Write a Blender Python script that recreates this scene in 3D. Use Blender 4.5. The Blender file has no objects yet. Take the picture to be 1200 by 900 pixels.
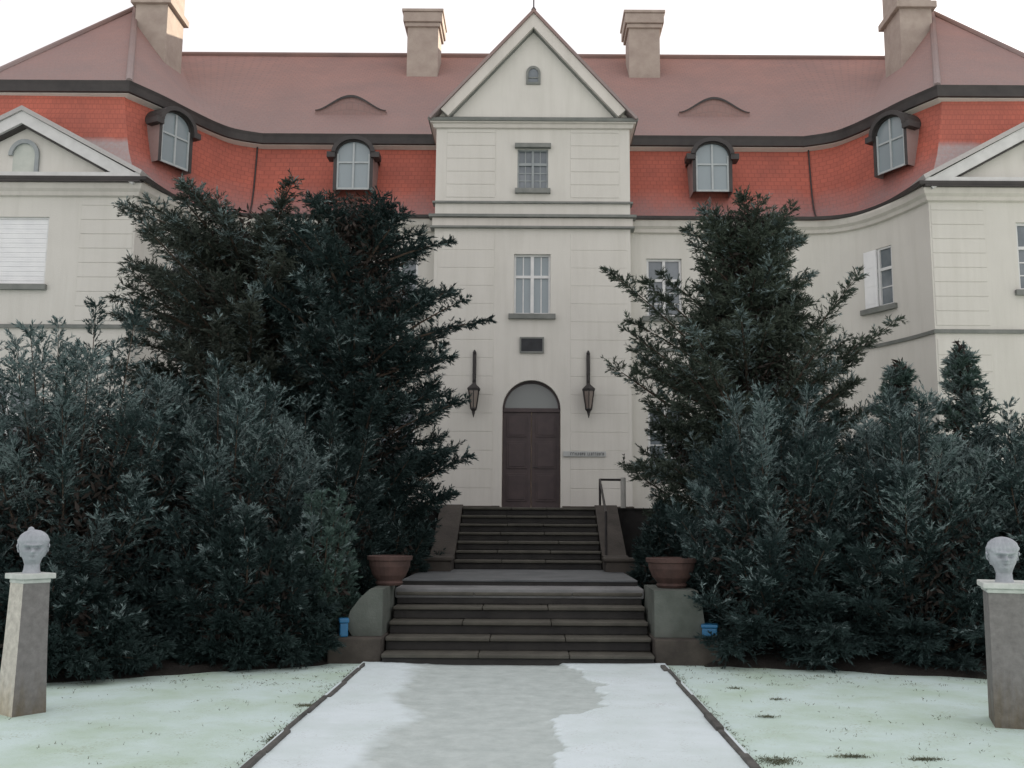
import bpy, math, random
import numpy as np
from mathutils import Vector

# ------------------------------------------------------------------ camera, sky, sun, exposure
scene = bpy.context.scene
C = scene.collection
R = math.radians

cam_d = bpy.data.cameras.new('camera')
cam = bpy.data.objects.new('camera', cam_d)
C.objects.link(cam)
cam.location = (0, 0, 1.72)
PITCH = math.atan(158 / 1150)
cam_d.sensor_width = 36.0
cam_d.lens = 36.0 * 1150 / 1200
cam_d.shift_x = -23 / 1200
cam_d.clip_start = 0.1
cam_d.clip_end = 3000
from mathutils import Matrix
cam.matrix_world = (Matrix.Translation((0, 0, 1.72)) @ Matrix.Rotation(R(90) + PITCH, 4, 'X')
                    @ Matrix.Rotation(R(0.32), 4, 'Z'))
scene.camera = cam

SUN_EL, SUN_AZ = R(17), R(35)          # azimuth from +Y towards +X: low sun behind the house, to the right
world = bpy.data.worlds.new('World')
scene.world = world
world.use_nodes = True
wn, wl = world.node_tree.nodes, world.node_tree.links
wn.clear()
sky = wn.new('ShaderNodeTexSky')
sky.sky_type = 'NISHITA'
sky.sun_disc = False
sky.sun_elevation = SUN_EL
sky.sun_rotation = SUN_AZ
sky.air_density = 1.0
sky.dust_density = 4.0
sky.ozone_density = 1.0
hs = wn.new('ShaderNodeHueSaturation')
hs.inputs['Saturation'].default_value = 0.42
mixw = wn.new('ShaderNodeMixRGB')                       # thin high cloud veil evens the sky out
mixw.inputs[0].default_value = 0.93
mixw.inputs[2].default_value = (3.05, 2.9, 2.94, 1)
bg = wn.new('ShaderNodeBackground')
bg.inputs['Strength'].default_value = 0.14
wo = wn.new('ShaderNodeOutputWorld')
wl.new(sky.outputs[0], hs.inputs['Color'])
wl.new(hs.outputs[0], mixw.inputs[1])
wl.new(mixw.outputs[0], bg.inputs[0])
wl.new(bg.outputs[0], wo.inputs[0])

sun_d = bpy.data.lights.new('sun', 'SUN')
sun_d.energy = 3.6
sun_d.angle = R(0.6)
sun_d.color = (1.0, 0.86, 0.68)
sun = bpy.data.objects.new('sun', sun_d)
C.objects.link(sun)
sdir = Vector((math.sin(SUN_AZ) * math.cos(SUN_EL), math.cos(SUN_AZ) * math.cos(SUN_EL), math.sin(SUN_EL)))
sun.rotation_euler = sdir.to_track_quat('Z', 'Y').to_euler()
sun.location = sdir * 60

scene.view_settings.view_transform = 'Standard'
scene.view_settings.look = 'None'
scene.view_settings.gamma = 1
scene.view_settings.exposure = 1.33

# ------------------------------------------------------------------ materials
def nmat(name):
    m = bpy.data.materials.new(name)
    m.use_nodes = True
    nt = m.node_tree
    return m, nt, nt.nodes['Principled BSDF']

def noise(nt, scale, detail=4, vec=None, rough=0.6):
    n = nt.nodes.new('ShaderNodeTexNoise')
    n.inputs['Scale'].default_value = scale
    n.inputs['Detail'].default_value = detail
    n.inputs['Roughness'].default_value = rough
    if vec is not None:
        nt.links.new(vec, n.inputs['Vector'])
    return n

def ramp(nt, fac, stops):
    r = nt.nodes.new('ShaderNodeValToRGB')
    el = r.color_ramp.elements
    el[0].position, el[0].color = stops[0][0], (*stops[0][1], 1)
    el[1].position, el[1].color = stops[-1][0], (*stops[-1][1], 1)
    for p, c in stops[1:-1]:
        e = el.new(p)
        e.color = (*c, 1)
    nt.links.new(fac, r.inputs[0])
    return r

def mix(nt, fac, a, b, mode='MIX'):
    m = nt.nodes.new('ShaderNodeMixRGB')
    m.blend_type = mode
    for i, v in ((0, fac), (1, a), (2, b)):
        if isinstance(v, (int, float)):
            m.inputs[i].default_value = v
        elif isinstance(v, tuple):
            m.inputs[i].default_value = (*v, 1)
        else:
            nt.links.new(v, m.inputs[i])
    return m

def coord(nt, which='Object'):
    return nt.nodes.new('ShaderNodeTexCoord').outputs[which]

def bump(nt, bsdf, h, strength=0.3, dist=0.02):
    b = nt.nodes.new('ShaderNodeBump')
    b.inputs['Strength'].default_value = strength
    b.inputs['Distance'].default_value = dist
    nt.links.new(h, b.inputs['Height'])
    nt.links.new(b.outputs[0], bsdf.inputs['Normal'])

def simple(name, c1, c2, scale=6, rough=0.8, bs=0.25, bd=0.01, fine=60, metallic=0, stops=(0.3, 0.7)):
    m, nt, b = nmat(name)
    co = coord(nt)
    n = noise(nt, scale, 6, co)
    r = ramp(nt, n.outputs[0], [(stops[0], c1), (stops[1], c2)])
    nt.links.new(r.outputs[0], b.inputs['Base Color'])
    b.inputs['Roughness'].default_value = rough
    b.inputs['Metallic'].default_value = metallic
    f = noise(nt, fine, 4, co)
    bump(nt, b, f.outputs[0], bs, bd)
    return m

def plaster_mat(name, base, dirt):
    """lime plaster: cloudy tone, faint streaks running down, fine grain"""
    m, nt, b = nmat(name)
    co = coord(nt)
    mp = nt.nodes.new('ShaderNodeMapping')
    mp.inputs['Scale'].default_value = (2.2, 2.2, 0.18)
    nt.links.new(co, mp.inputs[0])
    streak = noise(nt, 1.6, 6, mp.outputs[0], 0.7)
    cloud = noise(nt, 0.5, 5, co)
    f1 = ramp(nt, streak.outputs[0], [(0.45, (0, 0, 0)), (0.8, (1, 1, 1))])
    f2 = ramp(nt, cloud.outputs[0], [(0.35, (0, 0, 0)), (0.75, (1, 1, 1))])
    a = mix(nt, f2.outputs[0], base, tuple(x * 0.9 for x in base))
    mu = nt.nodes.new('ShaderNodeMath'); mu.operation = 'MULTIPLY'; mu.inputs[1].default_value = 0.4
    nt.links.new(f1.outputs[0], mu.inputs[0])
    d = mix(nt, mu.outputs[0], a.outputs[0], dirt)
    nt.links.new(d.outputs[0], b.inputs['Base Color'])
    b.inputs['Roughness'].default_value = 0.9
    g = noise(nt, 45, 5, co)
    bump(nt, b, g.outputs[0], 0.3, 0.01)
    return m

def tile_mat(name, base, frost_col, z0, z1, amount, k=1.6):
    """clay tiles in courses (UV in metres); rime lies where z is under a noisy height"""
    m, nt, b = nmat(name)
    uv = coord(nt, 'UV')
    co = coord(nt)
    br = nt.nodes.new('ShaderNodeTexBrick')
    br.inputs['Scale'].default_value = 1.0
    br.inputs['Brick Width'].default_value = 0.17
    br.inputs['Row Height'].default_value = 0.14
    br.inputs['Mortar Size'].default_value = 0.012
    br.inputs['Bias'].default_value = 0.0
    br.inputs['Color1'].default_value = (*base, 1)
    br.inputs['Color2'].default_value = (base[0] * 0.88, base[1] * 0.9, base[2] * 0.92, 1)
    br.inputs['Mortar'].default_value = (base[0] * 0.72, base[1] * 0.76, base[2] * 0.76, 1)
    nt.links.new(uv, br.inputs['Vector'])
    big = noise(nt, 0.7, 6, co)
    bigr = ramp(nt, big.outputs[0], [(0.3, (0.78, 0.8, 0.82)), (0.7, (1.12, 1.05, 1.0))])
    c0 = mix(nt, 1.0, br.outputs[0], bigr.outputs[0], 'MULTIPLY')
    sep = nt.nodes.new('ShaderNodeSeparateXYZ')
    nt.links.new(co, sep.inputs[0])
    n2 = noise(nt, 1.1, 6, co, 0.65)
    ma = nt.nodes.new('ShaderNodeMath'); ma.operation = 'MULTIPLY_ADD'
    ma.inputs[1].default_value = k
    nt.links.new(n2.outputs[0], ma.inputs[0])
    nt.links.new(sep.outputs[2], ma.inputs[2])
    mr = nt.nodes.new('ShaderNodeMapRange')
    mr.inputs['From Min'].default_value = z1 + 0.5 * k
    mr.inputs['From Max'].default_value = z0 + 0.5 * k
    mr.inputs['To Min'].default_value = 0.0
    mr.inputs['To Max'].default_value = amount
    nt.links.new(ma.outputs[0], mr.inputs['Value'])
    n3 = noise(nt, 14, 4, co)
    n3r = ramp(nt, n3.outputs[0], [(0.3, (0.7, 0.7, 0.7)), (0.7, (1, 1, 1))])
    fr = mix(nt, 1.0, mr.outputs[0], n3r.outputs[0], 'MULTIPLY')
    c1 = mix(nt, fr.outputs[0], c0.outputs[0], frost_col)
    nt.links.new(c1.outputs[0], b.inputs['Base Color'])
    b.inputs['Roughness'].default_value = 0.85
    bump(nt, b, br.outputs['Fac'], 0.35, -0.01)
    return m

M = {}
M['plaster'] = plaster_mat('plaster', (0.615, 0.608, 0.562), (0.43, 0.425, 0.375))
M['plaster_trim'] = plaster_mat('plaster trim', (0.60, 0.58, 0.535), (0.36, 0.35, 0.31))
M['plaster_wing'] = plaster_mat('plaster wing', (0.62, 0.605, 0.56), (0.46, 0.45, 0.40))
M['rime_trim'] = simple('frosted cornice', (0.50, 0.51, 0.50), (0.62, 0.63, 0.62), 3, 0.9, 0.3, 0.01)
M['tile_low'] = tile_mat('mansard tiles', (0.44, 0.122, 0.086), (0.215, 0.18, 0.185), 9.85, 10.7, 0.7, 0.9)
M['tile_wing'] = tile_mat('wing mansard tiles', (0.45, 0.13, 0.092), (0.36, 0.345, 0.345), 10.66, 10.82, 0.9, 0.25)
M['tile_up'] = tile_mat('upper tiles', (0.32, 0.158, 0.128), (0.26, 0.212, 0.206), 12.2, 19.5, 0.8)
M['tile_gable'] = tile_mat('gable tiles', (0.30, 0.19, 0.17), (0.33, 0.30, 0.30), 12, 16, 0.7)
M['tile_rime'] = tile_mat('frosted tiles', (0.40, 0.36, 0.35), (0.50, 0.50, 0.49), 9, 14, 0.95)
M['metal_dark'] = simple('dark sheet metal', (0.022, 0.020, 0.020), (0.045, 0.04, 0.038), 3, 0.55, 0.1, 0.004)
M['metal_green'] = simple('grey flashing', (0.12, 0.135, 0.125), (0.2, 0.21, 0.195), 3, 0.6, 0.1, 0.004)
M['chimney'] = simple('chimney render', (0.31, 0.255, 0.22), (0.42, 0.36, 0.31), 2.5, 0.9, 0.4, 0.015, 30)
M['frame'] = simple('white painted wood', (0.56, 0.58, 0.58), (0.68, 0.69, 0.68), 5, 0.55, 0.1, 0.003)
M['frame_grey'] = simple('grey painted wood', (0.22, 0.25, 0.26), (0.30, 0.33, 0.33), 5, 0.55, 0.1, 0.003)
M['frame_dull'] = simple('weathered painted wood', (0.33, 0.37, 0.38), (0.43, 0.47, 0.47), 5, 0.6, 0.1, 0.003)
M['blind'] = simple('white blind', (0.72, 0.74, 0.75), (0.80, 0.82, 0.82), 3, 0.7, 0.1, 0.003)
M['curtain'] = simple('pale curtain', (0.35, 0.38, 0.40), (0.5, 0.52, 0.52), 9, 0.9, 0.2, 0.01)
M['door'] = simple('dark brown wood', (0.036, 0.026, 0.028), (0.062, 0.044, 0.044), 4, 0.5, 0.2, 0.005, 25)
M['iron'] = simple('wrought iron', (0.02, 0.02, 0.022), (0.05, 0.045, 0.042), 8, 0.55, 0.2, 0.004, 60, 0.3)
M['rail_light'] = simple('pale painted post', (0.33, 0.34, 0.32), (0.46, 0.46, 0.43), 8, 0.6, 0.2, 0.004)
M['nosing'] = simple('step edge with painted light', (0.042, 0.041, 0.032), (0.085, 0.082, 0.066), 3.5, 0.7, 0.5, 0.01, 25)  # lightened edge: light along the nosing is put into the colour
M['step'] = simple('stair stone with painted shade', (0.013, 0.013, 0.013), (0.032, 0.031, 0.028), 3.5, 0.75, 0.5, 0.012, 25)  # darkened so that the shade on the risers is in the colour
M['landing'] = simple('damp landing stone', (0.065, 0.075, 0.08), (0.13, 0.14, 0.145), 2.2, 0.6, 0.4, 0.01, 25)
M['landing_edge'] = simple('pale landing edge stone', (0.12, 0.125, 0.125), (0.21, 0.215, 0.215), 2.2, 0.7, 0.4, 0.01, 25)
M['cheek'] = simple('cheek wall stone', (0.032, 0.028, 0.023), (0.066, 0.058, 0.049), 3.0, 0.85, 0.5, 0.015, 25)
M['pedestal'] = simple('mossy pale pedestal', (0.065, 0.078, 0.066), (0.12, 0.135, 0.12), 3.0, 0.9, 0.5, 0.012, 30)
M['plinth'] = simple('dark plinth', (0.035, 0.031, 0.026), (0.075, 0.066, 0.055), 4.0, 0.9, 0.5, 0.012, 30)
M['terracotta'] = simple('terracotta', (0.045, 0.027, 0.023), (0.095, 0.054, 0.045), 5, 0.8, 0.3, 0.008, 40)
M['soil'] = simple('soil', (0.009, 0.008, 0.006), (0.022, 0.019, 0.015), 7, 1.0, 0.8, 0.03, 25)
M['blue'] = simple('blue plastic', (0.012, 0.11, 0.24), (0.018, 0.15, 0.30), 5, 0.4, 0.05, 0.002)
M['head'] = simple('pale carved stone', (0.27, 0.295, 0.32), (0.43, 0.465, 0.50), 7, 0.9, 0.7, 0.01, 38)
M['bark'] = simple('bark', (0.04, 0.028, 0.02), (0.10, 0.075, 0.055), 9, 0.95, 0.8, 0.02, 30)
M['kerb'] = simple('dark kerb', (0.045, 0.045, 0.042), (0.12, 0.12, 0.11), 5, 0.9, 0.6, 0.015, 20)
M['blade'] = simple('winter grass', (0.06, 0.07, 0.04), (0.16, 0.17, 0.11), 5, 0.9, 0.1, 0.01)
M['sign'] = simple('pale sign board', (0.36, 0.385, 0.38), (0.46, 0.48, 0.47), 4, 0.5, 0.05, 0.002)
M['letters'] = simple('dark letters', (0.03, 0.035, 0.035), (0.06, 0.065, 0.065), 4, 0.5, 0.05, 0.002)
M['plaque'] = simple('dark plaque', (0.012, 0.014, 0.017), (0.028, 0.032, 0.037), 6, 0.7, 0.1, 0.003)
M['niche'] = simple('pale green panel', (0.40, 0.44, 0.40), (0.52, 0.55, 0.50), 3, 0.7, 0.1, 0.004)

def pillar_mat(name, top, bottom, zsplit):
    m, nt, b = nmat(name)
    co = coord(nt)
    mp = nt.nodes.new('ShaderNodeMapping'); mp.inputs['Scale'].default_value = (5, 5, 0.9)
    nt.links.new(co, mp.inputs[0])
    n = noise(nt, 2.2, 7, mp.outputs[0], 0.7)
    sep = nt.nodes.new('ShaderNodeSeparateXYZ'); nt.links.new(co, sep.inputs[0])
    ma = nt.nodes.new('ShaderNodeMath'); ma.operation = 'MULTIPLY_ADD'; ma.inputs[1].default_value = 1.1
    nt.links.new(n.outputs[0], ma.inputs[0]); nt.links.new(sep.outputs[2], ma.inputs[2])
    r = ramp(nt, ma.outputs[0], [(zsplit, bottom), (zsplit + 0.5, top)])
    n2 = noise(nt, 18, 5, co)
    r2 = ramp(nt, n2.outputs[0], [(0.3, (0.75, 0.75, 0.75)), (0.7, (1.1, 1.1, 1.1))])
    c = mix(nt, 1.0, r.outputs[0], r2.outputs[0], 'MULTIPLY')
    nt.links.new(c.outputs[0], b.inputs['Base Color'])
    b.inputs['Roughness'].default_value = 0.9
    g = noise(nt, 35, 5, co)
    bump(nt, b, g.outputs[0], 0.5, 0.012)
    return m
M['pillar'] = pillar_mat('weathered pillar stone', (0.20, 0.195, 0.19), (0.14, 0.12, 0.085), 0.45)
M['pillar_lit'] = pillar_mat('pillar face with painted light', (0.55, 0.53, 0.47), (0.42, 0.36, 0.25), 0.35)  # same stone; the light on this face is put into its colour
M['pillar_cap'] = simple('frosted cap stone', (0.42, 0.46, 0.43), (0.62, 0.65, 0.62), 7, 0.9, 0.4, 0.01)

def glass_mat():
    m, nt, b = nmat('window glass')
    co = coord(nt)
    n = noise(nt, 1.7, 3, co)
    r = ramp(nt, n.outputs[0], [(0.3, (0.10, 0.125, 0.14)), (0.7, (0.19, 0.215, 0.235))])
    nt.links.new(r.outputs[0], b.inputs['Base Color'])
    b.inputs['Roughness'].default_value = 0.08
    b.inputs['IOR'].default_value = 1.6
    bump(nt, b, noise(nt, 2.5, 2, co).outputs[0], 0.06, 0.02)
    return m
M['glass'] = glass_mat()
def glass2(name, c):
    m, nt, b = nmat(name)
    b.inputs['Base Color'].default_value = (*c, 1)
    b.inputs['Roughness'].default_value = 0.18
    b.inputs['IOR'].default_value = 1.6
    return m
M['glass_pale'] = glass2('pale glass', (0.24, 0.29, 0.31))
M['fanlight'] = glass2('fanlight glass', (0.15, 0.17, 0.165))
M['lantern_glass'] = glass2('amber lantern glass', (0.10, 0.07, 0.055))

def snow_mat(name, snow, thin, scale, lo, hi, patch=None, fleck=None):
    m, nt, b = nmat(name)
    co = coord(nt)
    n = noise(nt, scale, 8, co, 0.62)
    r = ramp(nt, n.outputs[0], [(lo, thin), (hi, snow)])
    col = r.outputs[0]
    if fleck:                       # flecks of grass show where the snow is thinnest
        nf = noise(nt, 38, 5, co, 0.75); nb = noise(nt, 2.3, 5, co, 0.6)
        q = nt.nodes.new('ShaderNodeMath'); q.operation = 'MULTIPLY_ADD'; q.inputs[1].default_value = 0.55
        nt.links.new(nb.outputs[0], q.inputs[0]); nt.links.new(nf.outputs[0], q.inputs[2])
        rf = ramp(nt, q.outputs[0], [(0.60, (1, 1, 1)), (0.67, (0, 0, 0))])
        col = mix(nt, rf.outputs[0], col, fleck).outputs[0]
    if patch:                       # trodden slush down the middle of the path, with a ragged edge
        sep = nt.nodes.new('ShaderNodeSeparateXYZ'); nt.links.new(co, sep.inputs[0])
        mr = nt.nodes.new('ShaderNodeMapRange')             # trodden slush lies lower than the snow
        mr.inputs['From Min'].default_value = 0.022; mr.inputs['From Max'].default_value = 0.008
        nt.links.new(sep.outputs[2], mr.inputs['Value']); fac = mr.outputs[0]
        n5 = noise(nt, 5, 6, co, 0.7)
        slush = ramp(nt, n5.outputs[0], [(0.3, patch[0]), (0.7, patch[1])])
        col = mix(nt, fac, col, slush.outputs[0]).outputs[0]
    nt.links.new(col, b.inputs['Base Color'])
    b.inputs['Roughness'].default_value = 0.75
    b.inputs['Subsurface Weight'].default_value = 0.0
    n1 = noise(nt, 6, 6, co); n2 = noise(nt, 60, 4, co)
    ad = nt.nodes.new('ShaderNodeMath'); ad.operation = 'MULTIPLY_ADD'; ad.inputs[1].default_value = 0.25
    nt.links.new(n2.outputs[0], ad.inputs[0]); nt.links.new(n1.outputs[0], ad.inputs[2])
    bump(nt, b, ad.outputs[0], 0.5, 0.03)
    return m
M['snow_lawn'] = snow_mat('thin snow on grass', (0.56, 0.70, 0.675), (0.44, 0.575, 0.47), 1.3, 0.33, 0.62, None, (0.36, 0.44, 0.34))
M['snow_path'] = snow_mat('snow on path', (0.66, 0.755, 0.78), (0.56, 0.66, 0.65), 1.1, 0.3, 0.6,
                          ((0.38, 0.445, 0.43), (0.53, 0.60, 0.585)), (0.50, 0.56, 0.56))
M['ground_far'] = snow_mat('far snow', (0.7, 0.74, 0.76), (0.55, 0.6, 0.58), 0.2, 0.3, 0.7)

def leaf_mat(name, c1, c2):
    m, nt, b = nmat(name)
    co = coord(nt)
    n = noise(nt, 2.0, 5, co)
    r = ramp(nt, n.outputs[0], [(0.3, c1), (0.7, c2)])
    nt.links.new(r.outputs[0], b.inputs['Base Color'])
    b.inputs['Roughness'].default_value = 0.7
    b.inputs['Specular IOR Level'].default_value = 0.25
    return m
M['needle_dark'] = leaf_mat('dark needles', (0.012, 0.027, 0.026), (0.028, 0.051, 0.048))
M['needle_olive'] = leaf_mat('olive needles', (0.040, 0.057, 0.043), (0.070, 0.092, 0.068))
M['needle_deep'] = leaf_mat('deep green needles', (0.032, 0.043, 0.035), (0.058, 0.072, 0.056))
M['needle_blue'] = leaf_mat('blue green needles', (0.016, 0.034, 0.034), (0.038, 0.065, 0.062))
M['needle_frost'] = leaf_mat('frosted needles', (0.095, 0.145, 0.145), (0.22, 0.285, 0.28))
M['needle_thuja'] = leaf_mat('thuja sprays', (0.045, 0.085, 0.072), (0.085, 0.135, 0.115))
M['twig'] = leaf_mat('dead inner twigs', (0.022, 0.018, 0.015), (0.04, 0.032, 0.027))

# ------------------------------------------------------------------ mesh builder
class MB:
    def __init__(s):
        s.v, s.f, s.m, s.uv = [], [], [], []
    def face(s, pts, mi=0, uv=None):
        b = len(s.v)
        s.v += [tuple(p) for p in pts]
        s.f.append(tuple(range(b, b + len(pts))))
        s.m.append(mi)
        s.uv.append(uv if uv else [(0, 0)] * len(pts))
    def box(s, x0, x1, y0, y1, z0, z1, mi=0):
        s.obox((0, 0, 0), (1, 0, 0), (0, 1, 0), x0, x1, y0, y1, z0, z1, mi)
    def obox(s, o, r, n, a0, a1, d0, d1, z0, z1, mi=0):
        """box in a local frame: origin o, right r, depth axis n, up z"""
        o, r, n = Vector(o), Vector(r), Vector(n)
        P = lambda a, d, z: o + r * a + n * d + Vector((0, 0, z))
        c = [P(a0, d0, z0), P(a1, d0, z0), P(a1, d1, z0), P(a0, d1, z0),
             P(a0, d0, z1), P(a1, d0, z1), P(a1, d1, z1), P(a0, d1, z1)]
        b = len(s.v)
        s.v += [tuple(p) for p in c]
        for q in ((0, 3, 2, 1), (4, 5, 6, 7), (0, 1, 5, 4), (1, 2, 6, 5), (2, 3, 7, 6), (3, 0, 4, 7)):
            s.f.append(tuple(b + i for i in q)); s.m.append(mi); s.uv.append([(0, 0)] * 4)
    def tube(s, pts, radii, n=8, mi=0):
        pts = [Vector(p) for p in pts]
        rings = []
        for i, p in enumerate(pts):
            t = (pts[min(i + 1, len(pts) - 1)] - pts[max(i - 1, 0)]).normalized()
            a = t.cross(Vector((0, 0, 1)))
            if a.length < 1e-3: a = Vector((1, 0, 0))
            a.normalize(); b = t.cross(a)
            r = radii[i] if isinstance(radii, (list, tuple)) else radii
            base = len(s.v)
            for k in range(n):
                an = 2 * math.pi * k / n
                s.v.append(tuple(p + a * (r * math.cos(an)) + b * (r * math.sin(an))))
            rings.append(base)
        for i in range(len(rings) - 1):
            for k in range(n):
                k2 = (k + 1) % n
                s.f.append((rings[i] + k, rings[i] + k2, rings[i + 1] + k2, rings[i + 1] + k)); s.m.append(mi); s.uv.append([(0, 0)] * 4)
        for rg in (rings[0], rings[-1]):
            s.f.append(tuple(rg + k for k in range(n))); s.m.append(mi); s.uv.append([(0, 0)] * n)
    def lathe(s, c, prof, n=24, mi=0, caps=True):
        base = len(s.v)
        for r, z in prof:
            for k in range(n):
                an = 2 * math.pi * (k + 0.5) / n
                s.v.append((c[0] + r * math.cos(an), c[1] + r * math.sin(an), c[2] + z))
        for i in range(len(prof) - 1):
            for k in range(n):
                k2 = (k + 1) % n
                s.f.append((base + i * n + k, base + i * n + k2, base + (i + 1) * n + k2, base + (i + 1) * n + k)); s.m.append(mi); s.uv.append([(0, 0)] * 4)
        if caps:
            for i in (0, len(prof) - 1):
                s.f.append(tuple(base + i * n + k for k in range(n))); s.m.append(mi); s.uv.append([(0, 0)] * n)
    def build(s, name, mats, parent=None, smooth=False, bevel=0):
        me = bpy.data.meshes.new(name)
        me.from_pydata(s.v, [], s.f)
        mats = mats if isinstance(mats, (list, tuple)) else [mats]
        for m in mats: me.materials.append(m)
        me.polygons.foreach_set('material_index', s.m)
        uvl = me.uv_layers.new(name='UVMap')
        flat = [c for f in s.uv for p in f for c in p]
        uvl.data.foreach_set('uv', flat)
        if smooth: me.polygons.foreach_set('use_smooth', [True] * len(s.f))
        me.update()
        o = bpy.data.objects.new(name, me)
        C.objects.link(o)
        if parent: o.parent = parent; o.matrix_parent_inverse = Matrix.Identity(4)
        if parent and parent.type == 'EMPTY' or parent:
            # coordinates are built in world space: take the parent's place out again
            w = parent.matrix_basis.copy()
            if parent.parent: w = parent.parent.matrix_basis @ w
            me.transform(w.inverted())
        if bevel:
            bv = o.modifiers.new('bevel', 'BEVEL'); bv.width = bevel; bv.segments = 2; bv.limit_method = 'ANGLE'
        return o

def tag(o, label, cat, group=None):
    o['label'] = label; o['category'] = cat
    if group: o['group'] = group
    return o
def thing(name, loc, label, cat, group=None):
    o = bpy.data.objects.new(name, None)
    o.empty_display_size = 0.2
    C.objects.link(o); o.location = loc
    return tag(o, label, cat, group)
def structure(o):
    o['kind'] = 'structure'; return o

def path_normals(p, closed=False):
    out = []
    for i in range(len(p)):
        a = Vector(p[max(i - 1, 0)]); b = Vector(p[i]); c = Vector(p[min(i + 1, len(p) - 1)])
        n1 = (b - a); n2 = (c - b)
        n1 = Vector((n1.y, -n1.x)).normalized() if n1.length > 1e-6 else None
        n2 = Vector((n2.y, -n2.x)).normalized() if n2.length > 1e-6 else None
        if n1 is None: n = n2
        elif n2 is None: n = n1
        else:
            n = (n1 + n2); n.normalize(); n = n / max(0.35, n.dot(n1))
        out.append(n)
    return out
def sweep(mb, path, prof, mi=0):
    """profile of (outward offset, z) swept along a plan path that runs left to right"""
    nr = path_normals(path)
    ring = [[(p[0] + n.x * o, p[1] + n.y * o, z) for o, z in prof] for p, n in zip(path, nr)]
    k = len(prof)
    for i in range(len(path) - 1):
        for j in range(k):
            j2 = (j + 1) % k
            mb.face([ring[i][j], ring[i + 1][j], ring[i + 1][j2], ring[i][j2]], mi)
    mb.face(ring[0], mi); mb.face(ring[-1], mi)
def mirror(path):
    return [(-x, y) for x, y in reversed(path)]
def catmull(pts, sub=4):
    P = [Vector(p) for p in pts]; out = []
    for i in range(len(P) - 1):
        p0, p1, p2, p3 = P[max(i - 1, 0)], P[i], P[i + 1], P[min(i + 2, len(P) - 1)]
        for k in range(sub):
            t = k / sub
            out.append(0.5 * ((2 * p1) + (p2 - p0) * t + (2 * p0 - 5 * p1 + 4 * p2 - p3) * t * t + (3 * p1 - p0 - 3 * p2 + p3) * t ** 3))
    out.append(P[-1])
    return [tuple(v) for v in out]

# ------------------------------------------------------------------ ground
rng = np.random.default_rng(7)
def ground_sheet(name, x0, x1, y0, y1, z, nx, ny, mat, amp, seed, edge=0.0):
    r = np.random.default_rng(seed)
    xs = np.linspace(x0, x1, nx + 1); ys = np.linspace(y0, y1, ny + 1)
    ph = r.uniform(0, 6.28, (10, 2)); fr = r.uniform(0.4, 3.2, (10, 2)); mb = MB()
    def h(x, y):
        s = sum(math.sin(x * fr[i][0] + ph[i][0]) * math.sin(y * fr[i][1] + ph[i][1]) for i in range(10)) / 10
        return z + amp * (s + 1)
    for y in ys:
        for x in xs:
            mb.v.append((x, y, h(x, y)))
    W = nx + 1
    for j in range(ny):
        for i in range(nx):
            mb.f.append((j * W + i, j * W + i + 1, (j + 1) * W + i + 1, (j + 1) * W + i)); mb.m.append(0); mb.uv.append([(0, 0)] * 4)
    return structure(mb.build(name, mat, None, smooth=True))
mb = MB(); mb.face([(-900, -700, -0.06), (900, -700, -0.06), (900, 900, -0.06), (-900, 900, -0.06)])
structure(mb.build('ground', M['ground_far']))
ground_sheet('snowy_lawn', -16, -1.98, -3, 24, -0.02, 90, 120, M['snow_lawn'], 0.022, 3)
ground_sheet('snowy_lawn', 1.60, 16, -3, 24, -0.02, 90, 120, M['snow_lawn'], 0.022, 4)
def fractal(x, y, seed, base=.9, octv=6, pers=.58):
    """value noise summed over octaves, on numpy grids"""
    r = np.random.default_rng(seed); T = r.random((256, 256)); out = 0; amp = 1; tot = 0
    for o in range(octv):
        f = base * 2 ** o; X, Y = x * f + 17.3 * o, y * f + 5.1 * o
        i, j = np.floor(X).astype(int), np.floor(Y).astype(int); u, v = X - i, Y - j
        u, v = u * u * (3 - 2 * u), v * v * (3 - 2 * v)
        g = lambda a, b: T[a % 256, b % 256]
        out = out + amp * ((g(i, j) * (1 - u) + g(i + 1, j) * u) * (1 - v) + (g(i, j + 1) * (1 - u) + g(i + 1, j + 1) * u) * v)
        tot += amp; amp *= pers
    return out / tot
def garden_path():
    nx, ny = 210, 560
    xs = np.linspace(-1.98, 1.60, nx + 1); ys = np.linspace(-3, 11.99, ny + 1); X, Y = np.meshgrid(xs, ys)
    wob = (fractal(X, Y, 9, .8) - .5)
    sm = lambda t: np.clip(t, 0, 1) ** 2 * (3 - 2 * np.clip(t, 0, 1))
    e = X + wob * 1.5
    right = sm((e - .50) / .10)                                  # crisp edge of the untouched snow at the right
    left = sm((-.75 - e) / .75) * (.75 + .5 * fractal(X, Y, 4, 3.0))   # melts out gradually at the left
    Z = .030 * np.maximum(right, np.clip(left, 0, 1)) + .010 * (fractal(X, Y, 2, 2.0) - .5) + .004 * (fractal(X, Y, 3, 9.0, 4) - .5)
    V = np.stack([X, Y, Z], -1).reshape(-1, 3); W = nx + 1
    F = [(j * W + i, j * W + i + 1, (j + 1) * W + i + 1, (j + 1) * W + i) for j in range(ny) for i in range(nx)]
    me = bpy.data.meshes.new('garden_path'); me.from_pydata(V.tolist(), [], F); me.materials.append(M['snow_path'])
    me.polygons.foreach_set('use_smooth', [True] * len(F)); me.update()
    o = bpy.data.objects.new('garden_path', me); C.objects.link(o); structure(o)
garden_path()

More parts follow.
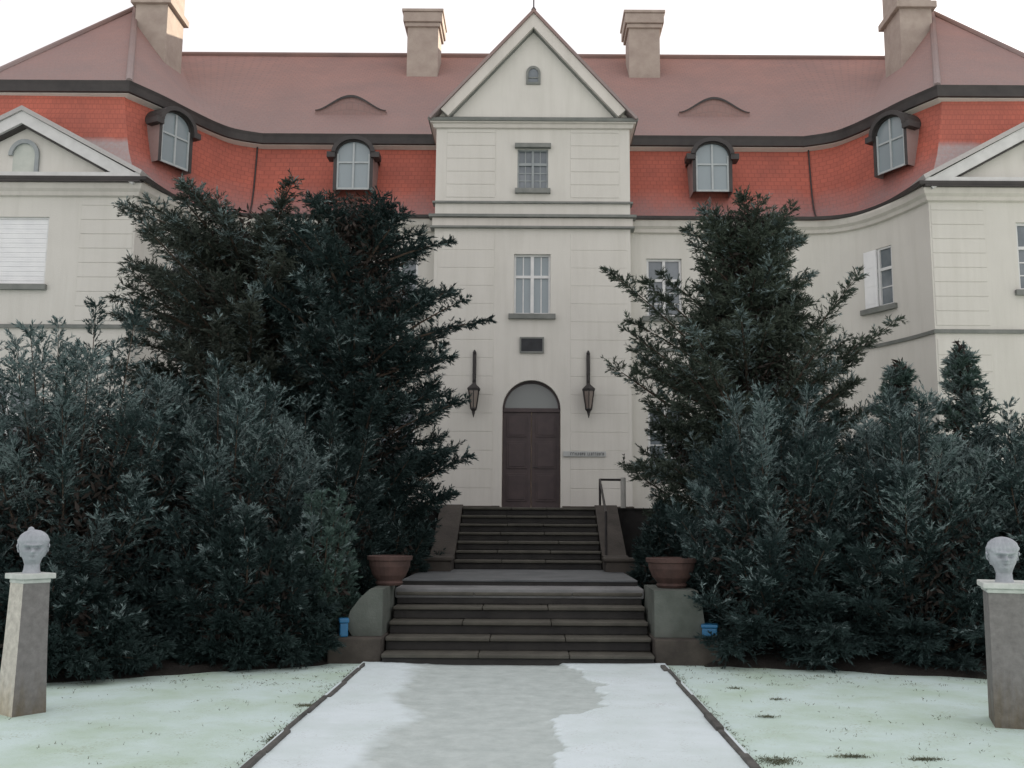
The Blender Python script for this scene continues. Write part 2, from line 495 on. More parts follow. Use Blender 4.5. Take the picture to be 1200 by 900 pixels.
def kerb(x, seed, y1):
    r = random.Random(seed); mb = MB()
    y = -2.0; stones = []
    while y < y1:
        L = r.uniform(0.55, 0.95)
        w = r.uniform(0.014, 0.034); dx = r.uniform(-0.018, 0.018); dz = r.uniform(-0.012, 0.018)
        mb.obox((x + dx, y, 0), (1, r.uniform(-0.02, 0.02), 0), (0, 1, 0), -w, w, 0, min(L, y1 - y) - 0.02, -0.05, 0.05 + dz)
        y += L
    return structure(mb.build('path_kerb', M['kerb'], None, bevel=0.01))
kerb(-1.93, 1, 11.7); kerb(1.55, 2, 11.7)

# dark bare earth under the evergreens
def earth_bed(outline, seed):
    r = random.Random(seed)
    cx = sum(p[0] for p in outline) / len(outline); cy = sum(p[1] for p in outline) / len(outline)
    pts = catmull(outline + [outline[0]], 6)[:-1]
    pts = [(x + r.uniform(-.07, .07), y + r.uniform(-.07, .07)) for x, y in pts]
    mb = MB(); n = len(pts); b = 0
    rings = [(1.0, 0.0), (0.96, 0.05), (0.8, 0.10), (0.4, 0.13), (0.0, 0.14)]
    for s, z in rings:
        for x, y in pts: mb.v.append((cx + (x - cx) * s, cy + (y - cy) * s, z + r.uniform(0, 0.02) * (s < 1)))
    for k in range(len(rings) - 1):
        for i in range(n):
            j = (i + 1) % n
            mb.f.append((k * n + i, k * n + j, (k + 1) * n + j, (k + 1) * n + i)); mb.m.append(0); mb.uv.append([(0, 0)] * 4)
    return structure(mb.build('planting_bed', M['soil'], None, smooth=True))
earth_bed([(-8.5, 10.5), (-6.5, 10.2), (-5.0, 10.5), (-3.6, 11.3), (-2.4, 12.05), (-2.2, 14), (-2.3, 18), (-4, 21), (-8, 21), (-10, 15)], 1)
earth_bed([(2.0, 12.0), (3.2, 11.7), (4.6, 11.25), (6.5, 10.9), (9, 11), (10, 15), (9, 21), (4, 21), (2.3, 18), (2.1, 14)], 2)
# grass blades and leaf litter showing through the thin snow
def grass():
    rg = np.random.default_rng(77); P = []
    def add(n, f): 
        q = f(n); P.append(q)
    def lawn(n, x0, x1, y0, y1, cl):
        c = np.stack([rg.uniform(x0, x1, n), rg.uniform(y0, y1, n)], 1)
        k = rg.poisson(cl, n); k = np.minimum(k, 14)
        return np.repeat(c, k, 0) + rg.normal(size=(k.sum(), 2)) * .035
    P += [lawn(150, -6.5, -2.1, 6.5, 11.8, 3), lawn(150, 1.75, 6.5, 6.5, 11.8, 3), lawn(170, -6.5, -2.1, 10.0, 12.2, 5), lawn(170, 1.75, 6, 10.6, 12.2, 5)]
    for x, w in ((-1.98, .05), (1.6, .05)):            # along the kerbs
        n = 700; P.append(np.stack([x + np.sign(x) * np.abs(rg.normal(size=n)) * w, rg.uniform(4, 11.8, n) + .12 * rg.normal(size=n)], 1))
    for x, y, a, b, n in ((1.78, 7.35, .11, .10, 420), (2.36, 7.5, .13, .035, 260), (2.88, 7.42, .11, .035, 220), (2.1, 8.95, .08, .03, 150),
                       (-2.05, 9.35, .09, .06, 200), (2.1, 10.4, .07, .05, 90), (-2.0, 8.0, .05, .22, 260), (2.4, 9.8, .08, .03, 80)):
        P.append(np.array([x, y]) + rg.normal(size=(n, 2)) * np.array([a, b]) * .6)
    p = np.concatenate(P); n = len(p)
    base = np.column_stack([p, np.full(n, .005)])
    D = np.column_stack([rg.normal(size=(n, 2)) * .9, rg.uniform(.25, 1, n)]); D /= np.linalg.norm(D, axis=1, keepdims=True)
    L = rg.uniform(.015, .036, n); W = rg.uniform(.004, .009, n)
    S = np.cross(D, rg.normal(size=(n, 3))); S /= np.linalg.norm(S, axis=1, keepdims=True)
    V = np.stack([base - S * W[:, None] * .5, base + S * W[:, None] * .5, base + D * L[:, None]], 1).reshape(-1, 3)
    me = bpy.data.meshes.new('grass')
    me.from_pydata(V.tolist(), [], [(3 * i, 3 * i + 1, 3 * i + 2) for i in range(n)])
    me.materials.append(M['blade']); me.update()
    o = bpy.data.objects.new('grass', me); C.objects.link(o)
    tag(o, 'sparse grass blades and litter poking through the thin snow', 'grass'); o['kind'] = 'stuff'
grass()

# ------------------------------------------------------------------ manor house
house = thing('manor_house', (0, 26, 0), 'pale plastered manor house with red mansard roof, central gable and two front wings', 'manor house')
ZE, ZU, ZR = 9.5, 12.25, 17.25            # lower eave, upper eave, ridge
WALL_R = [(2.53, 25.05)] + catmull([(7.3, 25.05), (7.85, 24.95), (8.35, 24.62), (8.72, 24.12), (8.98, 23.5), (9.18, 22.9), (9.32, 22.3)], 3) + [(14.68, 22.3), (14.68, 34)]
LOW_R = [(2.3, 24.78), (7.0, 24.78)] + catmull([(7.3, 24.78), (7.95, 24.62), (8.42, 24.25), (8.76, 23.6), (8.93, 22.9), (9.05, 22.0)], 4) + [(14.95, 22.0), (14.95, 34)]
UP_R = [(0.0, 26.05), (7.0, 26.05)] + catmull([(7.5, 26.05), (8.2, 25.72), (8.62, 25.2), (9.03, 24.4), (9.4, 23.6), (9.88, 22.77)], 4) + [(13.6, 22.77), (13.6, 34)]
LOW_R[0] = (0.0, 24.78)

def wall_path(mb, path, z0, z1, openings=(), depth=0.18, mi=0):
    """wall sheet along a plan path with rectangular openings (u0,u1,za,zb) and reveals"""
    P = [Vector((x, y, 0)) for x, y in path]
    L = [0]
    for i in range(1, len(P)): L.append(L[-1] + (P[i] - P[i - 1]).length)
    def at(u):
        for i in range(len(L) - 1):
            if u <= L[i + 1] + 1e-9:
                return P[i].lerp(P[i + 1], (u - L[i]) / (L[i + 1] - L[i]))
        return P[-1].copy()
    us = sorted(set([round(x, 5) for x in L] + [round(x, 5) for o in openings for x in o[:2]]))
    zs = sorted(set([z0, z1] + [z for o in openings for z in o[2:4]]))
    for i in range(len(us) - 1):
        um = (us[i] + us[i + 1]) / 2
        if us[i + 1] - us[i] < 1e-4: continue
        a, b = at(us[i]), at(us[i + 1])
        for j in range(len(zs) - 1):
            zm = (zs[j] + zs[j + 1]) / 2
            if any(o[0] < um < o[1] and o[2] < zm < o[3] for o in openings): continue
            mb.face([(a.x, a.y, zs[j]), (b.x, b.y, zs[j]), (b.x, b.y, zs[j + 1]), (a.x, a.y, zs[j + 1])], mi)
    frames = []
    for (u0, u1, za, zb) in openings:
        a, b = at(u0), at(u1)
        r = (b - a).normalized(); n = Vector((-r.y, r.x, 0))       # n points into the house
        ai, bi = a + n * depth, b + n * depth
        up = lambda p, z: (p.x, p.y, z)
        mb.face([up(a, za), up(ai, za), up(ai, zb), up(a, zb)], mi)
        mb.face([up(b, za), up(bi, za), up(bi, zb), up(b, zb)], mi)
        mb.face([up(a, zb), up(b, zb), up(bi, zb), up(ai, zb)], mi)
        mb.face([up(a, za), up(b, za), up(bi, za), up(ai, za)], mi)
        frames.append(((a + b) / 2, r, n, (u1 - u0), za, zb))
    return frames, at, L
def u_of(path, x=None, idx=None):
    P = [Vector(p) for p in path]; L = 0
    for i in range(len(P) - 1):
        d = (P[i + 1] - P[i]).length
        if min(P[i].x, P[i + 1].x) <= x <= max(P[i].x, P[i + 1].x) and abs(P[i + 1].x - P[i].x) > 1e-6:
            return L + d * (x - P[i].x) / (P[i + 1].x - P[i].x)
        L += d
    return L

def window(fr, set_in=0.12, frame_mat='frame', pane_mat='glass', cols=2, rows=3, sill=True, sill_w=0.12, bars=0.028, mull=0.075, edge=0.06, closed=None):
    c, r, n, w, za, zb = fr
    mb = MB(); h = w / 2 - 0.002; d0, d1 = set_in - 0.05, set_in + 0.03
    mb.obox(c, r, n, -h, -h + edge, d0, d1, za + .002, zb - .002); mb.obox(c, r, n, h - edge, h, d0, d1, za + .002, zb - .002)
    mb.obox(c, r, n, -h + edge, h - edge, d0, d1, zb - edge, zb - .002); mb.obox(c, r, n, -h + edge, h - edge, d0, d1, za + .002, za + edge)
    if not closed:
        mb.obox(c, r, n, -mull / 2, mull / 2, d0 - 0.015, d1, za + edge, zb - edge)
        zt = za + (zb - za) * 0.63
        for s in (-1, 1):
            a0, a1 = (mull / 2, h - edge) if s > 0 else (-h + edge, -mull / 2)
            mb.obox(c, r, n, a0, a1, d0 - 0.004, d1, zt - 0.035, zt + 0.035)
            if cols > 2:
                am = (a0 + a1) / 2
                mb.obox(c, r, n, am - bars / 2, am + bars / 2, d0 + .02, d1 - .01, za + edge, zt - .035)
                mb.obox(c, r, n, am - bars / 2, am + bars / 2, d0 + .02, d1 - .01, zt + .035, zb - edge)
            for q in range(1, rows):
                z = za + edge + (zt - .035 - za - edge) * q / rows
                mb.obox(c, r, n, a0, a1, d0 + .024, d1 - .014, z - bars / 2, z + bars / 2)
    o = mb.build('window', M[frame_mat], house)
    mp = MB(); q = 0.0
    if closed:
        k = int((zb - za - 2 * edge) / 0.055)
        for i in range(k):
            z = za + edge + (zb - za - 2 * edge) * i / k
            mp.obox(c, r, n, -h + edge + .004, h - edge - .004, set_in - 0.03 - .006 * (i % 2), set_in + 0.01, z + .002, z + (zb - za - 2 * edge) / k - .001)
        mp.build('blind', M['blind'], o)
    else:
        mp.obox(c, r, n, -h + edge * .5, h - edge * .5, set_in - 0.012, set_in - 0.004, za + edge * .5, zb - edge * .5)
        mp.build('pane', M[pane_mat], o)
    if sill:
        ms = MB(); ms.obox(c, r, n, -w / 2 - sill_w, w / 2 + sill_w, -0.10, set_in - .05, za - 0.13, za - 0.002)
        ms.build('sill', M['metal_green'], o)
    return o

def arch_pts(cx, zc, rx, rz, n=20, a0=180, a1=0):
    return [(cx + rx * math.cos(R(a0 + (a1 - a0) * k / n)), zc + rz * math.sin(R(a0 + (a1 - a0) * k / n))) for k in range(n + 1)]

# --- walls
wm = MB()
OPEN_R = []
uR = lambda x: u_of(WALL_R, x)
for (xc, w, za, zb) in ((3.45, .92, 6.95, 8.5), (3.45, .92, 2.9, 4.6), (5.75, .92, 6.95, 8.5), (5.75, .92, 2.9, 4.6), (12.0, 1.32, 7.05, 8.68), (12.0, 1.32, 2.9, 4.7)):
    OPEN_R.append((uR(xc - w / 2), uR(xc + w / 2), za, zb))
uc = uR(8.74)
OPEN_R.append((uc - .44, uc + .44, 7.02, 8.52))
Ltot = sum((Vector(WALL_R[i + 1]) - Vector(WALL_R[i])).length for i in range(len(WALL_R) - 1))
fr_R, _, _ = wall_path(wm, WALL_R, 0, 9.45, OPEN_R)
WALL_L = mirror(WALL_R)
OPEN_L = [(Ltot - b, Ltot - a, c, d) for a, b, c, d in OPEN_R]
fr_L, _, _ = wall_path(wm, WALL_L, 0, 9.45, OPEN_L)
# central projecting bay: door arch, three openings
RIS = [(-2.53, 27.0), (-2.53, 24.6), (2.53, 24.6), (2.53, 27.0)]
ur = lambda x: 2.4 + (x + 2.53)
DW, DZ0, DZS, DZT = 0.735, 1.93, 4.46, 5.20
OPEN_C = [(ur(-.40), ur(.40), 10.22, 11.30), (ur(-.47), ur(.47), 6.90, 8.48), (ur(-DW), ur(DW), DZ0, DZT)]
fr_C, _, _ = wall_path(wm, RIS, 0, 12.0, OPEN_C[:2] + [OPEN_C[2]], depth=0.22)
ap = arch_pts(0, DZS, DW, DZT - DZS, 24)
for k in range(12):                                                     # spandrels over the door arch
    (xa, zA), (xb, zB) = ap[k], ap[k + 1]
    for s in (1, -1):
        wm.face([(s * xa, 24.6, zA), (s * xb, 24.6, zB), (s * -DW if False else s * xb, 24.6, DZT), (s * xa, 24.6, DZT)])
for k in range(24):
    (xa, zA), (xb, zB) = ap[k], ap[k + 1]
    wm.face([(xa, 24.6, zA), (xb, 24.6, zB), (xb, 24.82, zB), (xa, 24.82, zA)])
wm.face([(-14.68, 34, 0), (14.68, 34, 0), (14.68, 34, 9.5), (-14.68, 34, 9.5)])
wall = wm.build('wall', M['plaster'], house)

# --- windows
for i, fr in enumerate(fr_R + fr_L):
    k = i % len(fr_R); left = i >= len(fr_R)
    if k == 4 and left: window(fr, .10, closed='blind', edge=.05, sill=True, sill_w=.06)
    elif k == 6: window(fr, .08, cols=2, rows=2, edge=.05)
    else: window(fr, .12, rows=3)
# open white casement leaf on the curved wall's window
def open_leaf(fr, s):
    c, r, n, w, za, zb = fr
    a0, a1 = sorted((s * w / 2, s * .02)); mb = MB()
    mb.obox(c, r, n, a0 + .01, a1 - .01, -.045, -.005, za + .02, zb - .02)
    for q in (.06, .36, .68):
        mb.obox(c, r, n, a0 + .07, a1 - .07, -.052, -.046, za + .02 + (zb - za) * q, za + .02 + (zb - za) * (q + .24))
    o = mb.build('window_shutter', M['blind'], house)
open_leaf(fr_R[6], -1)
o = window(fr_C[0], .10, 'frame_grey', rows=3, cols=4, sill_w=.06, mull=.06, edge=.04)
window(fr_C[1], .14, 'frame', 'glass_pale', rows=1, cols=4, sill_w=.13, mull=.085, edge=.05)
mb = MB(); mb.box(-.47, .47, 24.46, 24.6, 11.31, 11.42); mb.build('window_hood', M['metal_green'], house)

# --- front door
c, r, n, w, za, zb = fr_C[2]
mb = MB()
for s in (-1, 1):
    x0, x1 = (-DW + .01, -.008) if s < 0 else (.008, DW - .01)
    mb.box(x0, x1, 24.78, 24.83, DZ0, 4.40)
    for (z0, z1) in ((2.15, 2.85), (2.97, 3.65), (3.77, 4.28)):
        mb.box(x0 + .1, x1 - .1, 24.762, 24.779, z0, z1)
        mb.box(x0 + .15, x1 - .15, 24.75, 24.761, z0 + .05, z1 - .05)
door = mb.build('door', M['door'], house, bevel=.006)
mb = MB(); mb.box(-DW + .005, DW - .005, 24.74, 24.85, 4.402, 4.50); mb.build('transom', M['door'], door)
mb = MB(); mb.tube([(.07, 24.74, 3.0), (.07, 24.69, 3.0), (.17, 24.69, 3.0)], .014, 8); mb.build('door_handle', M['iron'], door)
mb = MB()
pts = [(x, z) for x, z in arch_pts(0, 4.505, DW - .05, 5.16 - 4.505, 24)]
mb.face([(x, 24.80, z) for x, z in pts])
mb.build('fanlight', M['fanlight'], door)
mb = MB()
oa, ia = arch_pts(0, DZS, DW - .004, DZT - DZS - .004, 24), arch_pts(0, 4.5, DW - .06, 5.14 - 4.5, 24)
for k in range(24):
    mb.face([(oa[k][0], 24.74, oa[k][1]), (oa[k + 1][0], 24.74, oa[k + 1][1]), (ia[k + 1][0], 24.74, ia[k + 1][1]), (ia[k][0], 24.74, ia[k][1])])
    mb.face([(ia[k][0], 24.74, ia[k][1]), (ia[k + 1][0], 24.74, ia[k + 1][1]), (ia[k + 1][0], 24.82, ia[k + 1][1]), (ia[k][0], 24.82, ia[k][1])])
mb.build('arch_frame', M['door'], door)

# --- quoins and rusticated panels: low proud courses
def courses(frame_o, r, n, a0, a1, z0, z1, pitch, proud=.012, gap=.016, mat='plaster'):
    mb = MB(); z = z0
    while z < z1 - .05:
        mb.obox(frame_o, r, n, a0, a1, -proud, .0, z + gap / 2, min(z + pitch, z1) - gap / 2); z += pitch
    return mb.build('quoin', M[mat], house, bevel=.008)
X3, Y3 = (1, 0, 0), (0, 1, 0)
for s in (-1, 1):
    a0, a1 = sorted((s * .98, s * 2.25))
    courses((0, 24.6, 0), X3, Y3, a0, a1, 9.98, 11.85, .352)
    a0, a1 = sorted((s * .98, s * 2.44))
    courses((0, 24.6, 0), X3, Y3, a0, a1, 2.0, 9.05, .47, .008, .014)
    a0, a1 = sorted((s * 9.36, s * 10.6))
    courses((0, 22.3, 0), X3, Y3, a0, a1, 6.2, 9.1, .345, mat='plaster')
    courses((0, 22.3, 0), X3, Y3, a0, a1, 2.0, 5.9, .39, mat='plaster')

# --- string courses and cornices
front_R = WALL_R[:-1] + [(14.68, 30)]
for path in (front_R, mirror(front_R)):
    mb = MB(); sweep(mb, path, [(0, 9.16), (.09, 9.18), (.12, 9.26), (.2, 9.32), (.24, 9.42), (.24, 9.47), (0, 9.47)])
    mb.build('cornice', M['plaster_trim'], house)
    mb = MB(); sweep(mb, path, [(0, 6.02), (.05, 6.02), (.06, 6.10), (0, 6.12)])
    mb.build('string_course', M['metal_green'], house)
    mb = MB(); sweep(mb, path, [(0, 0), (.06, 0), (.06, 1.9), (0, 1.95)])
    mb.build('plinth', M['plinth'], house)
RF = [(-2.53, 24.9), (-2.53, 24.6), (2.53, 24.6), (2.53, 24.9)]
for z0, z1, pr, mt in ((9.15, 9.20, .11, 'metal_green'), (9.21, 9.42, .06, 'plaster_trim'), (9.43, 9.50, .15, 'metal_green'), (9.82, 9.87, .07, 'metal_green')):
    mb = MB(); sweep(mb, RF, [(0, z0), (pr, z0), (pr, z1), (0, z1)]); mb.build('string_course', M[mt], house)
mb = MB(); sweep(mb, [(-2.53, 26.5), (-2.53, 24.6), (2.53, 24.6), (2.53, 26.5)], [(0, 11.84), (.07, 11.86), (.10, 11.95), (.16, 11.97), (.16, 12.0), (0, 12.0)])
mb.build('cornice', M['plaster_trim'], house)
mb = MB(); sweep(mb, [(-2.53, 26.3), (-2.53, 24.6), (2.53, 24.6), (2.53, 26.3)], [(-.02, 12.002), (.20, 12.002), (.22, 12.07), (.08, 12.15), (-.02, 12.15)])
mb.build('gutter', M['metal_green'], house)
mb = MB(); sweep(mb, [(-2.53, 24.8), (-2.53, 24.6), (-.78, 24.6)], [(0, 1.9), (.04, 1.9), (.04, 2.02), (0, 2.04)])
mb.build('plinth', M['plinth'], house)
mb = MB(); sweep(mb, [(.78, 24.6), (2.53, 24.6), (2.53, 24.8)], [(0, 1.9), (.04, 1.9), (.04, 2.02), (0, 2.04)])
mb.build('plinth', M['plinth'], house)

# --- mansard (lower roof)
prof = [(0, 0), (.10, .02), (.3, .085), (.5, .20), (.68, .38), (.82, .60), (.93, .82), (1, 1)]
def mansard(low, up):
    mb = MB(); N = len(low)
    def P(i, h, v):
        l = Vector(low[i]); u = Vector(up[i]); d = (u - l); u2 = u + d.normalized() * .22
        p = l.lerp(u2, h); return Vector((p.x, p.y, ZE + (12.02 - ZE) * v))
    l_mid = lambda i: (low[i][0] + low[i + 1][0]) / 2
    uu = 0
    for i in range(N - 1):
        du = (Vector(low[i + 1]) - Vector(low[i])).length
        vv = 0
        for k in range(len(prof) - 1):
            a, b = P(i, *prof[k]), P(i + 1, *prof[k]); c_, d_ = P(i + 1, *prof[k + 1]), P(i, *prof[k + 1])
            dv = (d_ - a).length
            mb.face([a, b, c_, d_], 1 if abs(l_mid(i)) > 9.06 else 0, [(uu, vv), (uu + du, vv), (uu + du, vv + dv), (uu, vv + dv)])
            vv += dv
        uu += du
    return mb
assert len(LOW_R) == len(UP_R), (len(LOW_R), len(UP_R))
roof = None
for s in (1, -1):
    lo = LOW_R if s > 0 else mirror(LOW_R); upp = UP_R if s > 0 else mirror(UP_R)
    o = mansard(lo, upp).build('mansard_roof', [M['tile_low'], M['tile_wing']], house)
    lo2 = [(s * 2.62, 24.78)] + [p for p in LOW_R if p[0] > 2.6] if s > 0 else None
    pl = [(2.62, 24.78)] + [p for p in LOW_R[1:]]
    pl = pl if s > 0 else mirror(pl)
    mb = MB(); sweep(mb, pl, [(-.02, ZE - .03), (.07, ZE - .02), (.09, ZE + .05), (.02, ZE + .06), (-.02, ZE + .02)])
    mb.build('gutter', M['metal_dark'], o)
    pu = [(2.62, 26.05)] + UP_R[1:]
    pu = pu if s > 0 else mirror(pu)
    mb = MB(); sweep(mb, pu, [(-.02, 11.97), (.03, 11.99), (.06, 12.16), (.09, 12.25), (-.02, 12.24)])
    mb.build('gutter', M['metal_dark'], o)
    mb = MB(); sweep(mb, pu, [(-.30, 11.90), (-.19, 11.90), (-.03, 11.96), (-.03, 12.1), (-.3, 12.1)])
    mb.build('soffit', M['plaster_trim'], o)
    for (xx, k) in ((7.45, 0),):
        i = min(range(len(LOW_R)), key=lambda q: abs(LOW_R[q][0] - xx))
        l, u = Vector(LOW_R[i]), Vector(UP_R[i]); d = (u - l).normalized(); u2 = u + d * .22
        pts = []
        for h, v in prof:
            p = l.lerp(u2, h); pts.append((s * p.x, p.y - .03, ZE + (12.02 - ZE) * v + .03))
        mb = MB(); mb.tube(pts, .022, 6); mb.build('lightning_conductor', M['iron'], o)

# --- upper roof
APX, APY, APZ = 12.1, 28.0, 17.0
def ridge_for(i, n_c0, n_c1):
    x, y = UP_R[i]
    if i <= n_c0: return Vector((min(x, APX), 31.5, ZR))
    if i <= n_c1:
        t = (i - n_c0) / (n_c1 - n_c0)
        a = Vector((UP_R[n_c0][0], 31.5, ZR)); k = Vector((APX, 31.5, ZR)); b = Vector((APX, APY, APZ))
        t2 = t * t * (3 - 2 * t)
        return a.lerp(k, t2 / .5) if t2 < .5 else k.lerp(b, (t2 - .5) / .5)
    return Vector((APX, APY, APZ))
n0 = 2; n1 = len(UP_R) - 3
upper = None
for s in (1, -1):
    mb = MB(); uu = 0; seg = 8
    for i in range(len(UP_R) - 1):
        a0, a1 = UP_R[i], UP_R[i + 1]
        r0, r1 = ridge_for(i, n0, n1), ridge_for(i + 1, n0, n1)
        if i == len(UP_R) - 2: r1 = Vector((APX, 34, APZ))
        e0, e1 = Vector((a0[0], a0[1], ZU)), Vector((a1[0], a1[1], ZU)); du = (e1 - e0).length
        for k in range(seg):
            t0, t1 = k / seg, (k + 1) / seg
            q = [e0.lerp(r0, t0), e1.lerp(r1, t0), e1.lerp(r1, t1), e0.lerp(r0, t1)]
            dv = (r0 - e0).length / seg
            if s < 0: q = [Vector((-p.x, p.y, p.z)) for p in q]
            mb.face(q, 0, [(uu, k * dv), (uu + du, k * dv), (uu + du, (k + 1) * dv), (uu, (k + 1) * dv)])
        uu += du
    # back slopes
    f = [Vector((0, 31.5, ZR)), Vector((s * APX, 31.5, ZR)), Vector((s * 14.1, 38, ZU)), Vector((0, 38, ZU))]
    mb.face(f)
    mb.face([Vector((s * APX, 31.5, ZR)), Vector((s * APX, 34, APZ)), Vector((s * 14.1, 38, ZU))])
    o = mb.build('roof', M['tile_up'], house)
    mb = MB()
    mb.tube([(0, 31.5, ZR + .02), (s * APX, 31.5, ZR + .02)], .10, 8)
    mb.tube([(s * APX, 31.5, ZR + .02), (s * APX, APY, APZ + .02)], .10, 8)
    mb.tube([(s * APX, APY, APZ + .02), (s * 9.9, 22.82, ZU + .04)], .085, 8)
    mb.tube([(s * APX, APY, APZ + .02), (s * 13.58, 22.82, ZU + .04)], .085, 8)
    mb.build('ridge_tile', M['tile_gable'], o)

# --- eyebrow dormers on the upper slope
def eyebrow(cx, s):
    mb = MB(); n = 28; W = 1.03; H = .46; zb = 13.42
    sl = (31.5 - 26.05) / (ZR - ZU)                      # run per rise of the main slope
    yb = 26.05 + (zb - ZU) * sl
    yf = yb - .10
    def hz(t): return H * (0.5 + 0.5 * math.cos(math.pi * t)) ** 0.85
    fr = []
    for k in range(n + 1):
        t = -1 + 2 * k / n; x = cx + W * t; z = zb + hz(t)
        fr.append((x, z))
    for k in range(n):
        (xa, za), (xb, zb2) = fr[k], fr[k + 1]
        ya, ybk = 26.05 + (za + .06 - ZU) * sl + .05, 26.05 + (zb2 + .06 - ZU) * sl + .05
        yo_a, yo_b = yf - .0 + (26.05 + (zb - ZU) * sl - yb), yf
        mb.face([(xa, yf, za + .05), (xb, yf, zb2 + .05), (xb, ybk + .15, zb2 + .07), (xa, ya + .15, za + .07)], 0,
                [(xa, 0), (xb, 0), (xb, 1), (xa, 1)])
    o = mb.build('eyebrow_dormer', M['tile_up'], house)
    mb = MB()
    for k in range(n):
        (xa, za), (xb, zb2) = fr[k], fr[k + 1]
        th = lambda x: .02 + .05 * max(0, 1 - ((x - cx) / W) ** 2)
        mb.face([(xa, yf - .02, za + .06), (xb, yf - .02, zb2 + .06), (xb, yf - .02, zb2 + .06 - th(xb)), (xa, yf - .02, za + .06 - th(xa))])
        mb.face([(xa, yf - .02, za + .06), (xb, yf - .02, zb2 + .06), (xb, yf + .06, zb2 + .066), (xa, yf + .06, za + .066)])
    mb.build('dormer_edge', M['metal_dark'], o)
    mb = MB()
    for k in range(n):
        (xa, za), (xb, zb2) = fr[k], fr[k + 1]
        mb.face([(xa, yf + .03, zb - .15), (xb, yf + .03, zb - .15), (xb, yf + .03, zb2 + .05), (xa, yf + .03, za + .05)], 0,
                [(xa, 0), (xb, 0), (xb, .4), (xa, .4)])
    mb.build('dormer_face', M['tile_up'], o)
eyebrow(-5.32, -1); eyebrow(5.28, 1)

# --- arched dormers in the mansard
def dormer(o3, r, n, w=.92, h=1.38, back=1.5):
    """o3 = bottom centre of the window face, r right, n into the roof"""
    o3, r, n = Vector(o3), Vector(r), Vector(n)
    hw = w / 2; zs = h - hw * .78
    P = lambda a, d, z: tuple(o3 + r * a + n * d + Vector((0, 0, z)))
    out = [(-hw - .07, 0), (-hw - .07, zs)] + arch_pts(0, zs, hw + .07, hw * .78 + .07, 14)[1:-1] + [(hw + .07, zs), (hw + .07, 0)]
    inn = [(-hw + .02, .03), (-hw + .02, zs)] + arch_pts(0, zs, hw - .02, hw * .78 - .02, 14)[1:-1] + [(hw - .02, zs), (hw - .02, .03)]
    mb = MB()
    for k in range(len(out) - 1):
        mb.face([P(out[k][0], 0, out[k][1]), P(out[k + 1][0], 0, out[k + 1][1]), P(out[k + 1][0], back, out[k + 1][1]), P(out[k][0], back, out[k][1])],
                1 if k in (0, len(out) - 2) else 0)
        mb.face([P(out[k][0], 0, out[k][1]), P(out[k + 1][0], 0, out[k + 1][1]), P(inn[k + 1][0], 0, inn[k + 1][1]), P(inn[k][0], 0, inn[k][1])], 0)
        mb.face([P(inn[k][0], 0, inn[k][1]), P(inn[k + 1][0], 0, inn[k + 1][1]), P(inn[k + 1][0], .08, inn[k + 1][1]), P(inn[k][0], .08, inn[k][1])], 0)
    d = mb.build('dormer', [M['metal_dark'], M['tile_up']], house)
    mb = MB()
    hood = arch_pts(0, zs, hw + .12, hw * .78 + .12, 16); hin = arch_pts(0, zs, hw + .01, hw * .78 + .01, 16)
    for k in range(16):
        for dd in (-.10,):
            mb.face([P(hood[k][0], dd, hood[k][1]), P(hood[k + 1][0], dd, hood[k + 1][1]), P(hin[k + 1][0], dd, hin[k + 1][1]), P(hin[k][0], dd, hin[k][1])])
        mb.face([P(hood[k][0], -.10, hood[k][1]), P(hood[k + 1][0], -.10, hood[k + 1][1]), P(hood[k + 1][0], back, hood[k + 1][1] + .01), P(hood[k][0], back, hood[k][1] + .01)])
        mb.face([P(hin[k][0], -.10, hin[k][1]), P(hin[k + 1][0], -.10, hin[k + 1][1]), P(hin[k + 1][0], .02, hin[k + 1][1]), P(hin[k][0], .02, hin[k][1])])
    for s in (-1, 1):
        a0, a1 = sorted((s * (hw + .02), s * (hw + .24)))
        mb.obox(o3, r, n, a0, a1, -.10, .3, zs - .13, zs + .02)
    mb.build('dormer_hood', M['metal_dark'], d)
    mb = MB()
    ip = inn
    mb.face([P(a, .06, z) for a, z in ip])
    mb.build('pane', M['glass_pale'], d)
    mb = MB()
    mb.obox(o3, r, n, -.025, .025, .02, .058, .03, h - .05)
    mb.obox(o3, r, n, -hw + .02, -.026, .025, .058, h * .55, h * .55 + .045); mb.obox(o3, r, n, .026, hw - .02, .025, .058, h * .55, h * .55 + .045)
    for s in (-1, 1):
        a0, a1 = sorted((s * (hw - .02), s * (hw - .065)))
        mb.obox(o3, r, n, a0, a1, .022, .058, .03, zs)
    mb.obox(o3, r, n, -hw + .066, hw - .066, .022, .058, .03, .08)
    mb.build('window_frame', M['frame_dull'], d)
    return d
for s in (-1, 1):
    dormer((s * 4.8, 25.18, 10.36), (1, 0, 0), (0, 1, 0))
    n = Vector((s * .88, .475, 0)); r = Vector((n.y, -n.x, 0))
    dormer((s * 8.97, 23.62, 10.40), r, n, w=.92, h=1.42, back=1.3)

